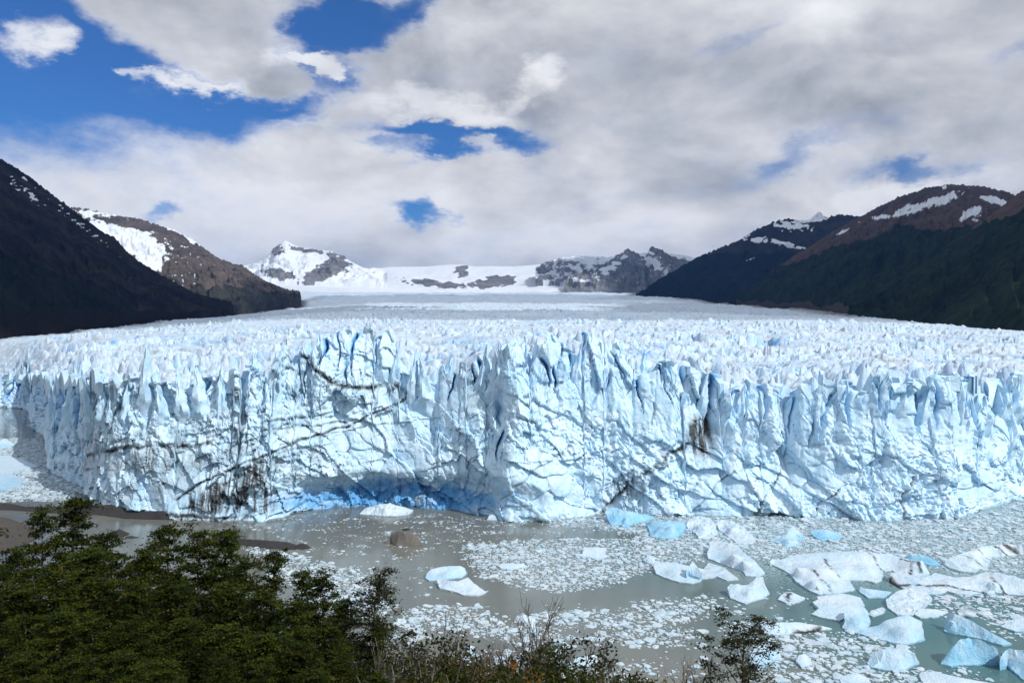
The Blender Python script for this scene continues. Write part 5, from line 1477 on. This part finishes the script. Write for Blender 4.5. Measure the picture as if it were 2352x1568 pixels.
inner = [(50, 1330, 40), (140, 1300, 42), (235, 1310, 41), (330, 1330, 40), (420, 1320, 41), (515, 1330, 41), (600, 1350, 40), (680, 1380, 39), (760, 1430, 38), (-40, 1300, 42), (-60, 1200, 50), (20, 1420, 33), (120, 1400, 34), (220, 1410, 33),
         (320, 1420, 33), (420, 1415, 34), (520, 1430, 33), (620, 1440, 34), (710, 1470, 34), (800, 1500, 35), (60, 1490, 28), (170, 1500, 27), (280, 1500, 28), (390, 1510, 27), (500, 1515, 28), (610, 1520, 28), (720, 1535, 29), (-50, 1430, 31), (860, 1545, 31), (300, 1280, 49), (200, 1250, 48)]
for k, (px, py, Y) in enumerate(inner):
    a, b = slope(px, py)
    place_tree('beech_tree', float(a * Y), Y, float(H + b * Y), protos[(k * 3 + 1) % 5], PH, 'olive green beech tree crowded inside the dense stand at lower left', 'tree', MAIN, squash=R.uniform(0.95, 1.25))
a, b = slope(852, 1330)
place_tree('beech_tree', float(a * 42), 42, float(H + b * 42), proto_dk, 6.0, 'dark sparse upright tree standing apart right of the beech stand', 'tree', None, squash=0.95)

# the lone tree in the lower right
proto_lone = beech(1077, 5.2, 1.05, M_LEAF_DK, nbr=26, leaf=0.045, per=30, up=1.2, start=0.30, shape=0.2, padr=0.26, thin=0.9)
a, b = slope(1688, 1448)
place_tree('beech_tree', float(a * 34), 34, float(H + b * 34), proto_lone, 5.2, 'lone small tree with upswept branches in front of the brash at the bottom', 'tree', None, squash=1.05)


def bare_shrub(seed, hgt, spread=0.45, depth=4):
    rr = np.random.default_rng(seed)
    T = Tubes()

    def grow(p, d, L, r, lev):
        n_ = 4
        pts = [p]
        for i in range(n_):
            d = d + rr.normal(0, 0.13, 3) + np.array([0, 0, 0.05]); d = d / np.linalg.norm(d)
            pts.append(pts[-1] + d * L / n_)
        pts = np.array(pts)
        T.add(pts, np.linspace(r, r * 0.55, n_ + 1), 5 if lev == 0 else 3)
        if lev >= depth:
            return
        nch = int(rr.integers(3, 5)) if lev else 6
        for c in range(nch):
            t_ = rr.uniform(0.35, 1.0)
            q = pts[min(int(t_ * n_), n_)]
            nd = d + rr.normal(0, spread, 3); nd[2] = nd[2] * 0.8 + 0.15; nd /= np.linalg.norm(nd)
            grow(q, nd, L * rr.uniform(0.5, 0.78), max(r * rr.uniform(0.42, 0.6), 0.006), lev + 1)
    grow(np.zeros(3), np.array([rr.normal(0, .05), rr.normal(0, .05), 1.0]), hgt * 0.42, hgt * 0.012 + 0.012, 0)
    m_ = T.mesh('branches', M_TWIG)
    return m_, float(np.concatenate(T.v)[:, 2].max())


bares = [bare_shrub(1200 + k, 4.0, sp) for k, sp in enumerate((0.42, 0.5, 0.38))]
bare_list = [(1018, 1395, 38, 0, 'tall bare shrub with forked grey twigs standing against the brash'), (1242, 1402, 36, 1, 'tallest bare grey shrub in front of the small white ice dome'), (1178, 1455, 37, 2, 'thin bare shrub left of the tallest one'),
             (985, 1455, 36, 1, 'wide low bare shrub beside the forked one'), (1300, 1462, 36, 0, 'bushy purple grey bare shrub right of the tallest one'), (1120, 1490, 35, 2, 'leaning bare shrub above the orange leaves'), (1060, 1480, 34, 0, 'tangled bare shrub with pale stems in the middle of the scrub'),
             (1385, 1535, 35, 1, 'low bare shrub at the right end of the scrub'), (1640, 1530, 33, 2, 'bare shrub at the foot of the lone small tree'), (930, 1490, 36, 2, 'bare shrub beside the right end of the beech stand')]
for k, (px, py, Y, pi, lab) in enumerate(bare_list):
    a, b = slope(px, py)
    zt = float(H + b * Y) + 0.45; x = float(a * Y)
    zg = float(ground_z(x, Y)) - 0.1
    root = bpy.data.objects.new('bare_shrub', None); COL.objects.link(root)
    root.location = (x, Y, zg); s_ = (zt - zg) / bares[pi][1]
    root.scale = (s_ * 0.9, s_ * 0.9, s_); root.rotation_euler.z = R.uniform(0, 6.28)
    tag(root, lab, 'shrub', 'bare shrubs on the near slope')
    obj_of('branches', bares[pi][0], root)


def shrub(seed, hgt, rad, mat, n_pad=60, per=60, leaf=0.035):
    rr = np.random.default_rng(seed)
    T = Tubes(); cen = []; nrm = []; tint = []; siz = []
    for b in range(9):
        azm = b * 0.7 + rr.uniform(-.3, .3)
        e = np.array([math.cos(azm) * rad * rr.uniform(.2, .7), math.sin(azm) * rad * rr.uniform(.2, .7), hgt * rr.uniform(.6, .95)])
        T.add(np.array([[0, 0, 0], e * 0.5 + rr.normal(0, .08, 3), e]), np.array([0.04, 0.025, 0.008]), 4)
    for q in range(n_pad):
        th = rr.uniform(0, 6.28); rr_ = rad * math.sqrt(rr.uniform(0, 1))
        zt = hgt * (1 - 0.55 * (rr_ / rad) ** 2) * rr.uniform(0.45, 1.0)
        c = np.array([math.cos(th) * rr_, math.sin(th) * rr_, zt])
        m_ = int(per * rr.uniform(.6, 1.3)); pr = 0.30 * rr.uniform(0.6, 1.2)
        cen.append(c + rr.normal(0, .5, (m_, 3)) * np.array([pr, pr, pr * .5])[None])
        nn = rr.normal(0, .6, (m_, 3)); nn[:, 2] += .8
        nrm.append(nn); tint.append(np.clip(rr.uniform(.05, .8) + rr.normal(0, .15, m_), 0, 1)); siz.append(leaf * rr.uniform(.7, 1.3, m_))
    return T.mesh('stems', M_TWIG), leaves_mesh('leaves', np.concatenate(cen), np.concatenate(nrm), np.concatenate(siz), np.concatenate(tint), mat, rr)


sh_a = shrub(1301, 2.2, 1.5, M_LEAF_SH); sh_b = shrub(1302, 2.0, 1.6, M_LEAF); sh_o = shrub(1303, 1.6, 0.6, M_LEAF_OR, 9, 34, 0.03); sh_d = shrub(1304, 3.0, 1.5, M_LEAF_DK, 60, 60, 0.04)
shrub_list = [(955, 1505, 34, sh_b, 2.0, 'green shrub at the right foot of the beech stand'), (1020, 1470, 37, sh_d, 3.0, 'dark shrub under the forked bare shrub'), (1075, 1530, 32, sh_a, 2.2, 'brownish shrub in the middle of the bottom scrub'), (1130, 1500, 35, sh_b, 2.0, 'small green shrub beside the orange leaves'),
              (1168, 1498, 33.5, sh_o, 1.6, 'small bright orange leaved shrub in the scrub'), (1185, 1542, 29, sh_o, 1.6, 'low orange leaved shrub at the bottom edge'), (1215, 1515, 35, sh_d, 3.0, 'dark leafy shrub below the tallest bare shrub'), (1330, 1475, 36, sh_d, 3.0, 'leafy dark green shrub with a stepped crown at the right of the scrub'),
              (1280, 1530, 32, sh_b, 2.0, 'rounded green shrub right of centre on the bottom edge'), (1345, 1540, 31, sh_b, 2.0, 'yellow green shrub near the right end of the bottom scrub'), (1400, 1555, 30, sh_a, 2.2, 'last low shrub at the right end of the bottom scrub'), (1010, 1535, 30, sh_a, 2.2, 'brown shrub on the bottom edge below the forked bare shrub'),
              (1110, 1545, 29, sh_a, 2.2, 'low brown shrub on the bottom edge below the leaning bare shrub'), (940, 1545, 30, sh_b, 2.0, 'green shrub on the bottom edge right of the beech stand'), (1230, 1555, 28, sh_b, 2.0, 'low green shrub on the bottom edge right of the orange one'), (1660, 1585, 31, sh_d, 3.0, 'dark shrub tip at the foot of the lone tree'), (905, 1480, 38, sh_d, 3.0, 'dark shrub beside the sparse upright tree')]
for k, (px, py, Y, pr, ph, lab) in enumerate(shrub_list):
    a, b = slope(px, py - 24)
    x = float(a * Y); zt = float(H + b * Y); zg = float(ground_z(x, Y)) - 0.1
    root = bpy.data.objects.new('shrub', None); COL.objects.link(root)
    s_ = max((zt - zg) / ph, 0.25)
    root.location = (x, Y, zg); root.scale = (max(s_, .9), max(s_, .9), s_); root.rotation_euler.z = R.uniform(0, 6.28)
    tag(root, lab, 'shrub', 'leafy shrubs on the near slope')
    obj_of('stems', pr[0], root); obj_of('leaves', pr[1], root)

# ------------------------------------------------------------------ air
m_haze = bpy.data.materials.new('thin_air'); m_haze.use_nodes = True
hz_ = NT(m_haze.node_tree); hz_.n.clear()
pv = hz_.new('ShaderNodeVolumePrincipled')
pv.inputs['Color'].default_value = (0.15, 0.40, 1.0, 1)
pv.inputs['Density'].default_value = 0.000033
pv.inputs['Anisotropy'].default_value = 0.3
mo = hz_.new('ShaderNodeOutputMaterial'); hz_.l.new(pv.outputs[0], mo.inputs['Volume'])
x0, x1, y0, y1, z0, z1 = -12500, 12500, -1500, 15500, -230, 1300
hv = [(x, y, z) for z in (z0, z1) for y in (y0, y1) for x in (x0, x1)]
hf = [(0, 2, 3, 1), (4, 5, 7, 6), (0, 1, 5, 4), (2, 6, 7, 3), (0, 4, 6, 2), (1, 3, 7, 5)]
haze = mesh_from('haze', hv, hf, m_haze, smooth=False)
tag(haze, 'thin blue air over the whole valley', kind='stuff')
